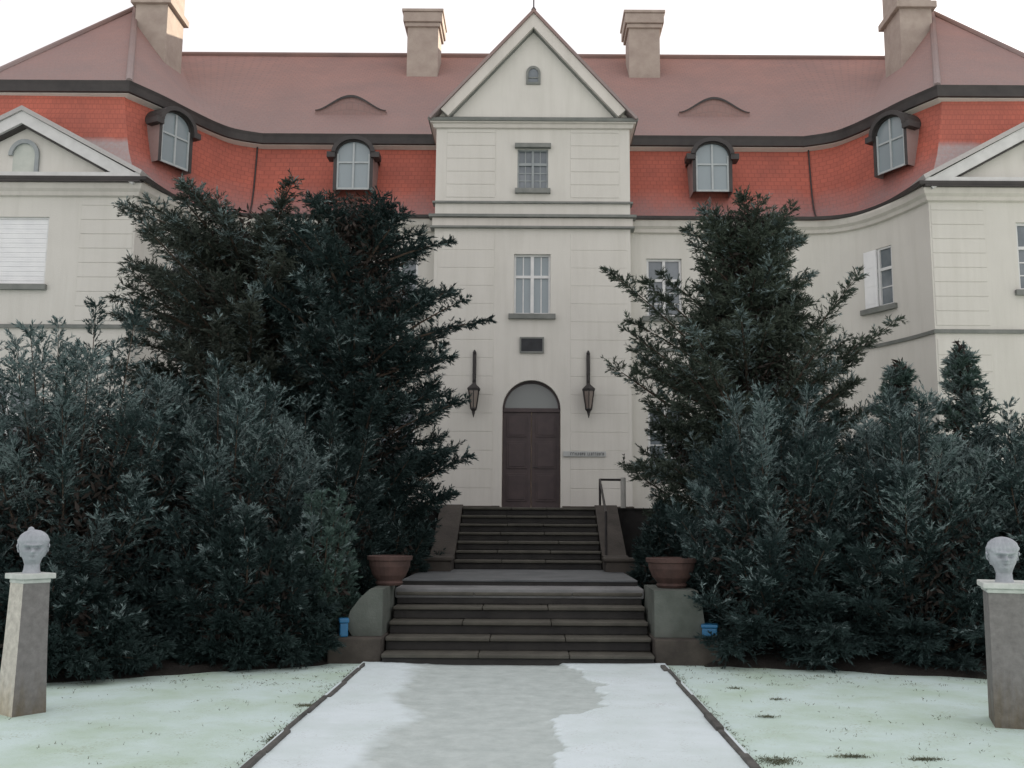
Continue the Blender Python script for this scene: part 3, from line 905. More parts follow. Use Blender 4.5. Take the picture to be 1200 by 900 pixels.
# --- chimneys
def chimney(x0, x1, y0, y1, z0, zt, bands):
    mb = MB(); mb.box(x0, x1, y0, y1, z0, zt)
    o = mb.build('chimney', M['chimney'], house, bevel=.015)
    for a, b, e in bands:
        q = MB(); q.box(x0 - e, x1 + e, y0 - e, y1 + e, a, b); q.build('chimney_cap', M['chimney'], o, bevel=.02)
    q = MB(); q.box(x0 - .05, x1 + .05, y0 - .05, y1 + .05, z0 + .02, z0 + .5)
    return o
for s in (-1, 1):
    x0, x1 = sorted((s * 3.08, s * 4.08))
    chimney(x0, x1, 29.9, 31.0, 14.5, 17.95, [(17.46, 17.60, .07), (17.601, 17.93, .13), (17.931, 18.03, .17)])
    x0, x1 = sorted((s * 10.68, s * 11.62))
    chimney(x0, x1, 26.9, 28.2, 12.8, 18.4, [(16.55, 16.75, .12), (18.2, 18.45, .16)])

# --- central gable
GZ0, GZA, GW = 12.15, 14.95, 2.50
gm = MB()
gm.face([(-GW, 24.58, GZ0), (GW, 24.58, GZ0), (0, 24.58, GZA - .1)])
gable = gm.build('gable', M['plaster'], house)
def rake(mb, s, xe, ze, xa, za, t0, t1, y0, y1, mi=0, flare=0):
    """sloping member between eave (xe,ze) and apex (xa,za); t0..t1 = thickness below the top line"""
    d = Vector((xa - xe, za - ze)).normalized(); nn = Vector((d.y, -d.x))
    if nn.y > 0: nn = -nn
    e0, a0 = Vector((xe, ze)) + nn * t0, Vector((xa, za)); e1 = Vector((xe, ze)) + nn * t1
    k = 1 / max(.2, abs(nn.y))
    a0, a1 = Vector((xa, za - t0 * k)), Vector((xa, za - t1 * k))
    q = [(s * e0.x, e0.y), (s * a0.x, a0.y), (s * a1.x, a1.y), (s * e1.x, e1.y)]
    for i in range(4):
        j = (i + 1) % 4
        mb.face([(q[i][0], y0, q[i][1]), (q[j][0], y0, q[j][1]), (q[j][0], y1, q[j][1]), (q[i][0], y1, q[i][1])], mi)
    mb.face([(p[0], y0, p[1]) for p in q], mi); mb.face([(p[0], y1, p[1]) for p in q], mi)
mr = MB(); mt = MB(); md = MB()
for s in (-1, 1):
    rake(mt, s, 2.72, 12.06, 0, 15.06, 0, .07, 24.28, 29.6)
    rake(mr, s, 2.46, 12.33, 0, 15.06, .072, .33, 24.34, 24.577)
    rake(md, s, 2.36, 12.16, 0, 14.79, .11, .17, 24.46, 24.577)
mt.build('gable_roof', M['tile_gable'], gable)
mr.build('raking_cornice', M['plaster_trim'], gable)
md.build('raking_shadow_strip', M['metal_green'], gable)  # grey strip painted in for the shadow line inside the raking cornice
mb = MB(); mb.tube([(0, 24.36, 15.0), (0, 24.36, 15.9)], .018, 6); mb.lathe((0, 24.36, 15.0), [(.05, 0), (.07, .05), (.03, .12)], 10)
mb.build('lightning_rod', M['iron'], gable)
mb = MB()
pts = [(-.13, 13.13), (.13, 13.13)] + arch_pts(0, 13.38, .13, .14, 10, 0, 180)
out = [(-.19, 13.07), (.19, 13.07)] + arch_pts(0, 13.38, .19, .20, 10, 0, 180)
for k in range(len(pts)):
    j = (k + 1) % len(pts)
    mb.face([(out[k][0], 24.54, out[k][1]), (out[j][0], 24.54, out[j][1]), (pts[j][0], 24.54, pts[j][1]), (pts[k][0], 24.54, pts[k][1])])
    mb.face([(out[k][0], 24.54, out[k][1]), (out[j][0], 24.54, out[j][1]), (out[j][0], 24.58, out[j][1]), (out[k][0], 24.58, out[k][1])])
mb.box(-.125, .125, 24.555, 24.57, 13.24, 13.27)
aw = mb.build('gable_window', M['metal_green'], gable)
mb.__init__(); mb.face([(x, 24.572, z) for x, z in pts]); mb.build('gable_window_pane', M['glass'], gable)

# --- wing pediments
for s in (-1, 1):
    cx = s * 12.0
    mb = MB(); mb.face([(cx - 2.7, 22.24, 9.62), (cx + 2.7, 22.24, 9.62), (cx, 22.24, 11.0)])
    ped = mb.build('pediment', M['plaster'], house)
    a, b_, c_ = MB(), MB(), MB()
    def rk(mb, xe, ze, za, t0, t1, y0, y1):
        for q in (-1, 1):
            m2 = MB(); rake(m2, q, xe, ze, 0, za, t0, t1, y0, y1)
            off = len(mb.v); mb.v += [(x + cx, y, z) for x, y, z in m2.v]
            mb.f += [tuple(i + off for i in f) for f in m2.f]; mb.m += m2.m; mb.uv += [[(v[0] * 1.0, v[1]) for v in u] for u in m2.uv]
    rk(a, 2.92, 9.70, 11.27, 0, .10, 21.93, 24.6)
    a.build('pediment_roof', M['tile_rime'], ped)
    rk(b_, 2.86, 9.70, 11.27, .102, .36, 21.98, 22.237)
    b_.build('raking_cornice', M['rime_trim'], ped)
    rk(c_, 2.05, 9.80, 10.92, .02, .09, 22.06, 22.237)
    c_.build('raking_shadow_strip', M['metal_dark'], ped)  # dark strip that stands for the shadow of the raking cornice
    mb = MB(); mb.box(cx - 2.86, cx + 2.86, 21.96, 22.24, 9.50, 9.66); mb.build('cornice', M['rime_trim'], ped)
    mb = MB(); mb.box(cx - 2.88, cx + 2.88, 21.94, 22.28, 9.44, 9.498); mb.build('gutter', M['metal_dark'], ped)
    mb = MB(); pts = [(-.27, 9.67), (.27, 9.67)] + arch_pts(0, 10.14, .27, .30, 14, 0, 180)
    out = [(-.36, 9.67), (.36, 9.67)] + arch_pts(0, 10.14, .36, .40, 14, 0, 180)
    for k in range(1, len(pts) - 1):
        j = k + 1
        for (yy0, yy1) in ((22.16, 22.16),):
            mb.face([(cx + out[k][0], 22.17, out[k][1]), (cx + out[j][0], 22.17, out[j][1]), (cx + pts[j][0], 22.17, pts[j][1]), (cx + pts[k][0], 22.17, pts[k][1])])
        mb.face([(cx + out[k][0], 22.17, out[k][1]), (cx + out[j][0], 22.17, out[j][1]), (cx + out[j][0], 22.24, out[j][1]), (cx + out[k][0], 22.24, out[k][1])])
        mb.face([(cx + pts[k][0], 22.17, pts[k][1]), (cx + pts[j][0], 22.17, pts[j][1]), (cx + pts[j][0], 22.235, pts[j][1]), (cx + pts[k][0], 22.235, pts[k][1])])
    mb.build('arched_surround', M['frame_grey'], ped)
    mb = MB(); mb.face([(cx + x, 22.232, z) for x, z in pts]); mb.build('arched_panel', M['niche'], ped)

# ------------------------------------------------------------------ staircase
st = thing('entrance_staircase', (-.1, 12, 0), 'broad dark stone steps rising in two flights to the front door', 'staircase')
SX0, SX1 = -1.76, 1.47
def flight(name, x0, x1, y0, z0, n, rise, tread, yend, mat, nose=.05):
    mb = MB(); r_ = random.Random(n)
    for k in range(n):
        y = y0 + tread * k; z = z0 + rise * (k + 1)
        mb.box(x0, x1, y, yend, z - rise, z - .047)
        xs = [x0 - .005, x0 + (x1 - x0) * r_.uniform(.28, .4), x0 + (x1 - x0) * r_.uniform(.6, .72), x1 + .005]
        for q in range(3):
            dz = r_.uniform(-.004, .004)
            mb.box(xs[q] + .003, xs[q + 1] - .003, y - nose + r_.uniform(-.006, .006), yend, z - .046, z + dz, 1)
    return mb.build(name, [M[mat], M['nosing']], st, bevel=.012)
RS = .158
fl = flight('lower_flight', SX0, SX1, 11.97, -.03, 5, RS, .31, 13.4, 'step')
zl = -.03 + 5 * RS
mb = MB(); mb.box(SX0 - .03, SX1 + .03, 13.19, 13.9, zl - .08, zl + .05)
mb.build('landing_edge', M['landing_edge'], st, bevel=.02)
ZL = zl + .125
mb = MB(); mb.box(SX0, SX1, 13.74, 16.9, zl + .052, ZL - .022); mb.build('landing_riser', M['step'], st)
mb = MB(); mb.box(SX0, SX1, 13.72, 16.9, ZL - .02, ZL); mb.build('landing', M['landing'], st)
UX0, UX1 = -1.27, 1.19
n_up = 7; r_up = (1.93 - ZL) / n_up
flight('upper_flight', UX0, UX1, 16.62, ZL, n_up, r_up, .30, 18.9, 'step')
mb = MB(); mb.box(-3.6, 3.6, 18.72, 24.55, 0, 1.90); mb.box(-3.65, 3.65, 18.68, 24.56, 1.902, 1.93)
mb.build('terrace', M['step'], st)
for s, x0, x1 in ((-1, UX0 - .42, UX0 - .01), (1, UX1 + .01, UX1 + .42)):
    mb = MB()
    prof_y = [(16.3, 0), (16.3, ZL + .22), (16.75, ZL + .24), (18.55, 1.98), (18.71, 1.98), (18.71, 0)]
    f0 = [(x0, y, z) for y, z in prof_y]; f1 = [(x1, y, z) for y, z in prof_y]
    mb.face(f0); mb.face(f1)
    for k in range(len(prof_y)):
        j = (k + 1) % len(prof_y); mb.face([f0[k], f0[j], f1[j], f1[k]])
    mb.build('cheek_wall', M['cheek'], st, bevel=.015)
    mb = MB(); xm0, xm1 = (x0 - .3, x0 - .01) if s < 0 else (x1 + .01, x1 + .3)
    mb.box(min(x0, xm0), max(x1, xm1), 15.85, 16.29, ZL - .2, ZL + .16); mb.box(min(x0, xm0) - .03, max(x1, xm1) + .03, 15.82, 16.3, ZL + .162, ZL + .22)
    mb.build('cheek_block', M['cheek'], st, bevel=.02)
# lower cheek plinths beside the first flight
for s, x0, x1 in ((-1, -2.42, SX0 - .02), (1, SX1 + .02, 2.28)):
    mb = MB(); mb.box(x0, x1, 12.02, 13.5, -.03, .30); mb.build('cheek_plinth', M['plinth'], st, bevel=.02)
    xa, xb = (x0 + .2, x1 - .02) if s < 0 else (x0 + .02, x1 - .18)
    mb = MB()
    if s < 0:      # scrolled outer edge
        pr = [(xb, .303), (xa + .06, .303), (xa - .02, .42), (xa + .03, .6), (xa + .15, .76), (xa + .26, .86), (xb, .86)]
    else:
        pr = [(xa, .303), (xb, .303), (xb + .02, .45), (xb - .01, .7), (xb - .06, .86), (xa, .86)]
    f0 = [(x, 12.2, z) for x, z in pr]; f1 = [(x, 13.3, z) for x, z in pr]
    mb.face(f0); mb.face(f1)
    for k in range(len(pr)):
        j = (k + 1) % len(pr); mb.face([f0[k], f0[j], f1[j], f1[k]])
    mb.build('pedestal', M['pedestal'], st, bevel=.015)

# railing at the top right of the steps
rail = thing('stair_railing', (1.3, 18.5, 1.93), 'short dark iron railing with one pale post at the top of the steps', 'railing')
mb = MB(); mb.tube([(1.27, 16.75, ZL + .2), (1.27, 16.75, ZL + .95)], .022, 8); mb.build('post', M['iron'], rail)
mb = MB(); mb.tube([(1.30, 18.62, 1.98), (1.30, 18.62, 2.46)], .022, 8); mb.build('post', M['iron'], rail)
mb = MB(); mb.tube([(1.74, 18.62, 1.93), (1.74, 18.62, 2.50)], .05, 10); mb.build('pale_post', M['rail_light'], rail)
mb = MB(); mb.tube([(1.27, 16.75, ZL + .95), (1.30, 18.62, 2.46), (1.74, 18.62, 2.46)], .022, 8)
mb.build('handrail', M['iron'], rail)

# ------------------------------------------------------------------ planters
def planter(x, y, z, d, label):
    t = thing('planter', (x, y, z), label, 'planter', 'terracotta bowls beside the steps')
    mb = MB(); r = d / 2
    mb.lathe((x, y, z), [(.02, 0), (r * .55, 0), (r * .62, .03), (r * .56, .06), (r * .75, .13), (r * .90, .24), (r * .93, .31), (r * 1.0, .32), (r * 1.02, .37), (r * .93, .375), (r * .88, .33), (.02, .31)], 28)
    mb.build('bowl', M['terracotta'], t, smooth=False)
    mb = MB(); mb.lathe((x, y, z), [(.01, .345), (r * .5, .345), (r * .86, .325)], 20, caps=False); mb.build('soil', M['soil'], t, smooth=True)
planter(-1.83, 12.95, .862, .58, 'terracotta bowl planter on the pale left pedestal of the steps')
planter(1.80, 12.75, .862, .64, 'wider terracotta bowl planter on the grey right pedestal of the steps')

# small blue boxes on the plinths
def blue_box(x, y, z, w, h, label, rot):
    t = thing('blue_box', (x, y, z), label, 'box', 'small blue boxes beside the steps')
    r = Vector((math.cos(rot), math.sin(rot), 0)); n = Vector((-r.y, r.x, 0))
    mb = MB(); mb.obox((x, y, z), r, n, -w / 2, w / 2, -w / 2, w / 2, .0, h * .74); mb.build('body', M['blue'], t, bevel=.012)
    mb = MB(); mb.obox((x, y, z), r, n, -w / 2 - .01, w / 2 + .01, -w / 2 - .01, w / 2 + .01, h * .742, h); mb.build('lid', M['blue'], t, bevel=.014)
blue_box(-2.25, 12.12, .302, .10, .22, 'narrow upright bright blue box beside the left pedestal', .3)
blue_box(2.17, 12.16, .302, .18, .17, 'squat bright blue box beside the right pedestal', -.2)

# ------------------------------------------------------------------ lanterns, plaque, sign
def lantern(x, label):
    t = thing('wall_lantern', (x, 24.6, 4.25), label, 'wall lantern', 'iron lanterns flanking the door')
    y = 24.40
    mb = MB(); mb.box(x - .045, x + .045, 24.53, 24.585, 4.95, 5.86); mb.lathe((x, 24.55, 5.86), [(.045, 0), (.05, .03), (.012, .1)], 8)
    mb.tube([(x, 24.56, 5.35), (x, 24.44, 5.30), (x, y, 5.18), (x, y, 5.05)], .02, 8)
    mb.build('bracket', M['iron'], t)
    mb = MB(); mb.lathe((x, y, 0), [(.02, 5.10), (.06, 5.06), (.185, 4.95), (.17, 4.90), (.03, 4.90)], 6); mb.build('lantern_cap', M['iron'], t)
    mb = MB(); mb.lathe((x, y, 0), [(.14, 4.899), (.13, 4.80), (.075, 4.46)], 6); mb.build('lantern_glass', M['lantern_glass'], t)
    mb = MB()
    for k in range(6):
        a = 2 * math.pi * (k + .5) / 6
        mb.tube([(x + .15 * math.cos(a), y + .15 * math.sin(a), 4.90), (x + .085 * math.cos(a), y + .085 * math.sin(a), 4.45)], .013, 5)
    mb.lathe((x, y, 0), [(.09, 4.47), (.10, 4.44), (.05, 4.38), (.03, 4.30), (.006, 4.22)], 6)
    mb.build('lantern_frame', M['iron'], t)
lantern(-1.45, 'dark iron wall lantern left of the front door, nearer the left tree')
lantern(1.43, 'dark iron wall lantern right of the front door, above the long sign')
pl = thing('wall_plaque', (0, 24.6, 5.9), 'small dark rectangular plaque on the wall above the arched door', 'plaque')
mb = MB(); mb.box(-.27, .27, 24.555, 24.58, 5.93, 6.26); mb.build('panel', M['plaque'], pl)
mb = MB()
for a in ((-.31, .31, 6.26, 6.30), (-.31, .31, 5.89, 5.93), (-.31, -.27, 5.93, 6.26), (.27, .31, 5.93, 6.26)):
    mb.box(a[0], a[1], 24.545, 24.59, a[2], a[3])
mb.build('border', M['metal_green'], pl)
sg = thing('wall_sign', (1.33, 24.6, 3.3), 'long narrow grey sign with dark lettering right of the door', 'sign')
mb = MB(); mb.box(.80, 1.87, 24.555, 24.585, 3.27, 3.40); mb.build('board', M['sign'], sg, bevel=.004)
r_ = random.Random(5)                              # a line of small dark characters, too small to read
for x, xe in ((.98, 1.33), (1.41, 1.82)):
    while x < xe:
        w = r_.uniform(.024, .042); mb = MB()
        mb.box(x, x + .011, 24.547, 24.554, 3.30, 3.37)
        zq = r_.choice((3.30, 3.33, 3.358)); mb.box(x + .008, x + w, 24.5475, 24.554, zq, zq + .012)
        if r_.random() < .6: mb.box(x + w - .008, x + w, 24.5472, 24.554, 3.30 if r_.random() < .6 else zq, 3.37)
        mb.build('letter', M['letters'], sg); x += w + .018

# ------------------------------------------------------------------ gate pillars with carved heads
def pillar(x, y, h, wb, wt, capw, rot, label, lit_face):
    t = thing('stone_pillar', (x, y, 0), label, 'pillar', 'stone pillars with heads flanking the path')
    rr = Vector((math.cos(rot), math.sin(rot), 0)); nn = Vector((-rr.y, rr.x, 0)); o = Vector((x, y, 0))
    mb = MB(); zs = [-.04, .12, .3, h * .5, h - .075]
    def wd(z): k = max(0, 1 - z / (h * .95)); return (wt + (wb - wt) * k ** 1.4) / 2
    cs = [[o + rr * (a * wd(z)) + nn * (b * wd(z)) + Vector((0, 0, z)) for a, b in ((-1, -1), (1, -1), (1, 1), (-1, 1))] for z in zs]
    for i in range(len(zs) - 1):
        for k in range(4):
            j = (k + 1) % 4
            mb.face([cs[i][k], cs[i][j], cs[i + 1][j], cs[i + 1][k]], 1 if (lit_face is not None and k == lit_face) else 0)
    mb.face(cs[-1])
    mb.build('shaft', [M['pillar'], M['pillar_lit']], t)
    mb = MB(); c = capw / 2
    mb.obox(o, rr, nn, -c + .03, c - .03, -c + .03, c - .03, h - .085, h - .05); mb.obox(o, rr, nn, -c, c, -c, c, h - .049, h)
    mb.build('cap', M['pillar_cap'], t, bevel=.008)
def carved_head(x, y, z, H, yaw, knob, label, lean=0):
    """carved stone head: one surface from the neck to the crown, features pushed out and in"""
    nz, na = 64, 72; mb = MB(); t = thing('stone_head', (x, y, z), label, 'head sculpture', 'carved heads on the pillars')
    s = H / .40
    g = lambda a, b, c0, w1, w2: math.exp(-((a - c0[0]) / w1) ** 2 - ((b - c0[1]) / w2) ** 2)
    zk = [0, .03, .08, .12, .16, .20, .25, .30, .345, .375, .392, .40]
    rx = [.080, .070, .066, .078, .096, .110, .121, .122, .102, .070, .038, .0015]      # half width
    rf = [.070, .062, .060, .098, .112, .116, .122, .122, .104, .072, .040, .0015]      # front
    rb = [.082, .072, .070, .080, .110, .130, .140, .138, .115, .078, .042, .0015]      # back
    for i in range(nz + 1):
        zz = .40 * (1 - (1 - i / nz) ** 1.0)
        X_, F_, B_ = (np.interp(zz, zk, q) for q in (rx, rf, rb))
        for k in range(na):
            th = 2 * math.pi * k / na                       # 0 = face
            fx, fy = math.sin(th), math.cos(th)
            yy = (F_ if fy > 0 else B_) * fy; xx = X_ * fx
            a = th if th <= math.pi else th - 2 * math.pi    # -pi..pi
            d = 0
            if abs(a) < 1.5:
                d += .066 * g(a, zz, (0, .195), .15, .018) + .042 * g(a, zz, (0, .222), .10, .022)      # nose
                d += .028 * g(a, zz, (0, .256), .62, .012)                                             # brow
                for e in (-1, 1):
                    d -= .044 * g(a, zz, (e * .40, .233), .22, .016)
                    d += .008 * g(a, zz, (e * .42, .231), .12, .007)                                   # lids
                    d += .008 * g(a, zz, (e * .62, .195), .24, .03)                                    # cheeks
                d += .018 * g(a, zz, (0, .166), .26, .006) + .018 * g(a, zz, (0, .150), .22, .006) - .018 * g(a, zz, (0, .158), .30, .003)
                d += .014 * g(a, zz, (0, .128), .28, .014)                                             # chin
            hair = 1 / (1 + math.exp(-(zz - .285 + .04 * (1 - abs(a) / 1.5)) / .004)) if abs(a) < 1.7 else (1 if zz > .15 else 0)
            d += .011 * hair + (.006 * math.sin(a * 22 + zz * 30) * hair)
            L = math.hypot(xx, yy) or 1e-6
            xx, yy = xx * (1 + d / L) if L > .01 else xx, yy * (1 + d / L) if L > .01 else yy
            px, py = xx * s, -yy * s                         # face towards -Y
            c_, s_ = math.cos(yaw), math.sin(yaw)
            mb.v.append((x + px * c_ - py * s_ + lean * zz, y + px * s_ + py * c_, z + zz * s))
    for i in range(nz):
        for k in range(na):
            k2 = (k + 1) % na
            mb.f.append((i * na + k, i * na + k2, (i + 1) * na + k2, (i + 1) * na + k)); mb.m.append(0); mb.uv.append([(0, 0)] * 4)
    mb.f.append(tuple(range(na))); mb.m.append(0); mb.uv.append([(0, 0)] * na)
    mb.build('bust', M['head'], t, smooth=True)
    for e in (-1, 1):
        q = MB(); pts = []
        for k in range(9):
            an = R(-70 + 230 * k / 8); pts.append((e * (.119 + .012 * math.sin(an * .5 + .6)), .012 + .022 * math.cos(an), .225 + .034 * math.sin(an)))
        W = [(x + (p[0] * math.cos(yaw) - p[1] * math.sin(yaw)) * s, y + (p[0] * math.sin(yaw) + p[1] * math.cos(yaw)) * s, z + p[2] * s) for p in pts]
        q.tube(W, [.010 * s] * 9, 8); q.build('ear', M['head'], t, smooth=True)
    if knob:
        q = MB(); q.lathe((x - .03, y, z + .375 * s), [(.03, -.02), (.032, .015), (.022, .04), (.004, .05)], 12); q.build('knob', M['head'], t, smooth=True)
pillar(-4.48, 8.95, 1.215, .30, .235, .31, R(-90 - 36.7 + 90), 'slender weathered pillar with one face coloured as if lit, at the left edge', 0)
pillar(4.21, 8.70, 1.20, .475, .46, .545, R(-19), 'broad brown grey stone pillar at the right edge of the snow', None)
carved_head(-4.475, 8.95, 1.215, .385, R(26), True, 'pale carved stone head with a small knob, on the slender left pillar')
carved_head(4.10, 8.64, 1.20, .39, R(-14), False, 'pale carved stone head with smooth crown, on the broad right pillar')

# ------------------------------------------------------------------ evergreens
def unit(v):
    return v / np.maximum(np.linalg.norm(v, axis=-1, keepdims=True), 1e-9)
def leaves(P, D, L, W, rg):
    """one diamond-shaped spray per row: P base, D direction, L length, W width"""
    n = len(P); D = unit(D)
    side = unit(np.cross(D, unit(rg.normal(size=(n, 3)))))
    a = P; b = P + D * (L * .45)[:, None] + side * W[:, None] * .5
    c = P + D * L[:, None]; d = P + D * (L * .45)[:, None] - side * W[:, None] * .5
    return np.stack([a, b, c, d], 1).reshape(-1, 3)
def quad_mesh(name, V, mi, mats, parent):
    n = len(V) // 4
    w = parent.matrix_basis.translation
    V = V - np.array(w)
    me = bpy.data.meshes.new(name)
    me.vertices.add(n * 4); me.vertices.foreach_set('co', V.astype(np.float32).ravel())
    me.loops.add(n * 4); me.loops.foreach_set('vertex_index', np.arange(n * 4, dtype=np.int32))
    me.polygons.add(n); me.polygons.foreach_set('loop_start', np.arange(0, n * 4, 4, dtype=np.int32))
    me.polygons.foreach_set('loop_total', np.full(n, 4, dtype=np.int32))
    for m in mats: me.materials.append(M[m])
    me.polygons.foreach_set('material_index', mi.astype(np.int32))
    me.update(calc_edges=True); me.validate()
    o = bpy.data.objects.new(name, me); C.objects.link(o); o.parent = parent
    return o

class Crown:
    def __init__(s, seed, frost=.15, spray=(.045, .09), droop=0.1):
        s.rg = np.random.default_rng(seed); s.V = []; s.mi = []; s.frost = frost; s.spray = spray; s.droop = droop; s.limbs = []
    def bough(s, b, e, rad, ntw, arch=.15, frost=None, flat=.55, m=22, r0=.02, start=.12, fwd=.55):
        rg = s.rg; b = np.array(b, float); e = np.array(e, float)
        mid = (b + e) / 2 + np.array([0, 0, arch * np.linalg.norm(e - b)])
        s.limbs.append((b, mid, e, r0))
        fr = (s.frost if frost is None else frost) * min(3.0, rg.lognormal(-.5, 1.1))
        t = start + (1 - start) * rg.random(ntw) ** .8
        p = ((1 - t) ** 2)[:, None] * b + (2 * t * (1 - t))[:, None] * mid + (t ** 2)[:, None] * e
        d = unit((2 * (1 - t))[:, None] * (mid - b) + (2 * t)[:, None] * (e - mid))
        rd = unit(rg.normal(size=(ntw, 3))) * .8; rd[:, 2] *= flat
        q = unit(d * fwd + rd + np.array([0, 0, .12 - s.droop]))
        ln = rad * (1.08 - .72 * t) * rg.uniform(.45, 1.05, ntw)
        # sprays along every twig
        u = rg.uniform(.1, 1, (ntw, m))
        P = (p[:, None, :] + q[:, None, :] * (u * ln[:, None])[:, :, None]).reshape(-1, 3)
        D = (q[:, None, :] + rg.normal(size=(ntw, m, 3)) * .34).reshape(-1, 3)
        n = ntw * m
        L = rg.uniform(*s.spray, n); W = L * rg.uniform(.13, .24, n)
        fz = (rg.random(ntw) < fr * (.35 + 1.3 * t) * (1 + .8 * q[:, 2]))
        mi = np.where(np.repeat(fz, m), 1, 0)
        mi = np.where((rg.random(n) < .25) & (mi == 1), 0, mi)
        s.V.append(leaves(P, D, L, W, rg)); s.mi.append(mi)
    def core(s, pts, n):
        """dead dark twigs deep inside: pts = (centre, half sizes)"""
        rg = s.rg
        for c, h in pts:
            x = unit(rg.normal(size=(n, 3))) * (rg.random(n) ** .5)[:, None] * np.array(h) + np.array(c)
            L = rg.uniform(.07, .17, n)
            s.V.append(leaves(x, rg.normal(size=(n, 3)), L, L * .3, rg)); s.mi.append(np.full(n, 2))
    def build(s, root, mats, trunks):
        quad_mesh('crown', np.concatenate(s.V), np.concatenate(s.mi), mats, root)
        mb = MB()
        for pts, rad in trunks: mb.tube(pts, rad, 9)
        mb.build('trunk', M['bark'], root, smooth=True)
        mb = MB()
        for b, mid, e, r0 in s.limbs:
            q = [(1 - t) ** 2 * b + 2 * t * (1 - t) * mid + t * t * e for t in (0, .3, .6, .92)]
            mb.tube([tuple(v) for v in q], [r0, r0 * .75, r0 * .5, r0 * .18], 5)
        mb.build('branch', M['bark'], root)

def tall_tree(name, x, y, H, Rf, label, seed, nb, mats, frost, ntw=60, extra=(), rad=.55, rise=(.05, .55), z0=.3, group='tall evergreens before the house', lean=(0, 0), core_n=2500, spray=(.045, .095), top_sparse=.0):
    root = thing(name, (x, y, 0), label, 'tree', group)
    cr = Crown(seed, frost, spray); rg = np.random.default_rng(seed + 100)
    ax = lambda z: np.array([x + lean[0] * z / H, y + lean[1] * z / H, z])
    for k in range(nb):
        f = (k + rg.random()) / nb; z = z0 + (H * .97 - z0) * f
        if rg.random() < top_sparse * max(0, f - .6) / .4: continue
        Rz = Rf(z / H); an = k * 2.39996 + rg.uniform(-.5, .5)
        ln = Rz * rg.uniform(.72, 1.12)
        b = ax(max(.15, z - ln * .25)); dz = ln * rg.uniform(*rise)
        e = ax(min(z + dz, H * 1.03)) + np.array([math.cos(an) * ln, math.sin(an) * ln, 0])
        cr.bough(b, e, min(rad, .25 + Rz * .35), int(ntw * (.45 + .55 * Rz / 1.6)), arch=rg.uniform(-.05, .16), r0=.012 + .016 * Rz)
    cr.bough(ax(H * .7), ax(H * 1.0), .3, 50, arch=0)
    for (b, e, rd, nt, fr) in extra: cr.bough(b, e, rd, nt, arch=.06, frost=fr, r0=.022)
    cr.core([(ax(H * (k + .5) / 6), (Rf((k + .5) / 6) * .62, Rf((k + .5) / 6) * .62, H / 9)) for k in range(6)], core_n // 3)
    cr.build(root, mats, [([tuple(ax(0)), tuple(ax(H * .4)), tuple(ax(H * .95))], [.17, .11, .025])])
    return root

def shrub(name, x, y, H, rx, ry, label, seed, nb, mats, frost, ntw=70, rad=.6, group='frosted shrubs beside the steps', core_n=2500, spray=(.036, .078), cat='shrub', zmin=.0, extra=(), power=1.3, flat=.55):
    root = thing(name, (x, y, 0), label, cat, group)
    cr = Crown(seed, frost, spray); rg = np.random.default_rng(seed + 50)
    for k in range(nb):
        u = (k + rg.random()) / nb                    # 0 rim .. 1 top, golden-angle spread over a dome
        zf = zmin + (1 - zmin) * u ** power; an = k * 2.39996 + rg.uniform(-.3, .3)
        rr = math.sqrt(max(0, 1 - zf ** 2.2)); q = rg.uniform(.78, 1.10)
        e = np.array([x + rx * rr * math.cos(an) * q, y + ry * rr * math.sin(an) * q, .10 + (H - .10) * zf * rg.uniform(.86, 1.06)])
        b = np.array([x + rx * .12 * math.cos(an), y + ry * .12 * math.sin(an), .15 + e[2] * .25])
        b = b * .7 + np.array([e[0], e[1], e[2] * .4]) * .3
        cr.bough(b, e, rad * rg.uniform(.75, 1.15), ntw, m=28, flat=flat, arch=rg.uniform(.02, .2), r0=.02, frost=frost * min(1.3, max(.06, 1.9 * e[2] / H - .45)))
    for (b, e, rd, nt, fr) in extra: cr.bough(b, e, rd, nt, arch=.05, frost=fr)
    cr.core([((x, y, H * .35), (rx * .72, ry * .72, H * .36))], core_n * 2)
    st_ = [([(x + dx * .1, y + dy * .1, 0), (x + dx * rx * .2, y + dy * ry * .2, H * .3), (x + dx * rx * .35, y + dy * ry * .35, H * .6)], [.07, .05, .02]) for dx, dy in ((1, .3), (-.9, .5), (.1, -1), (-.2, .9))]
    cr.build(root, mats, st_)
    return root
DK = ['needle_dark', 'needle_frost', 'twig']; OL = ['needle_olive', 'needle_frost', 'twig']; BL = ['needle_blue', 'needle_frost', 'twig']; DP = ['needle_deep', 'needle_frost', 'twig']; TH = ['needle_thuja', 'needle_frost', 'twig']

def prof_fn(pts):
    a, b = zip(*pts); return lambda f: float(np.interp(f, a, b))
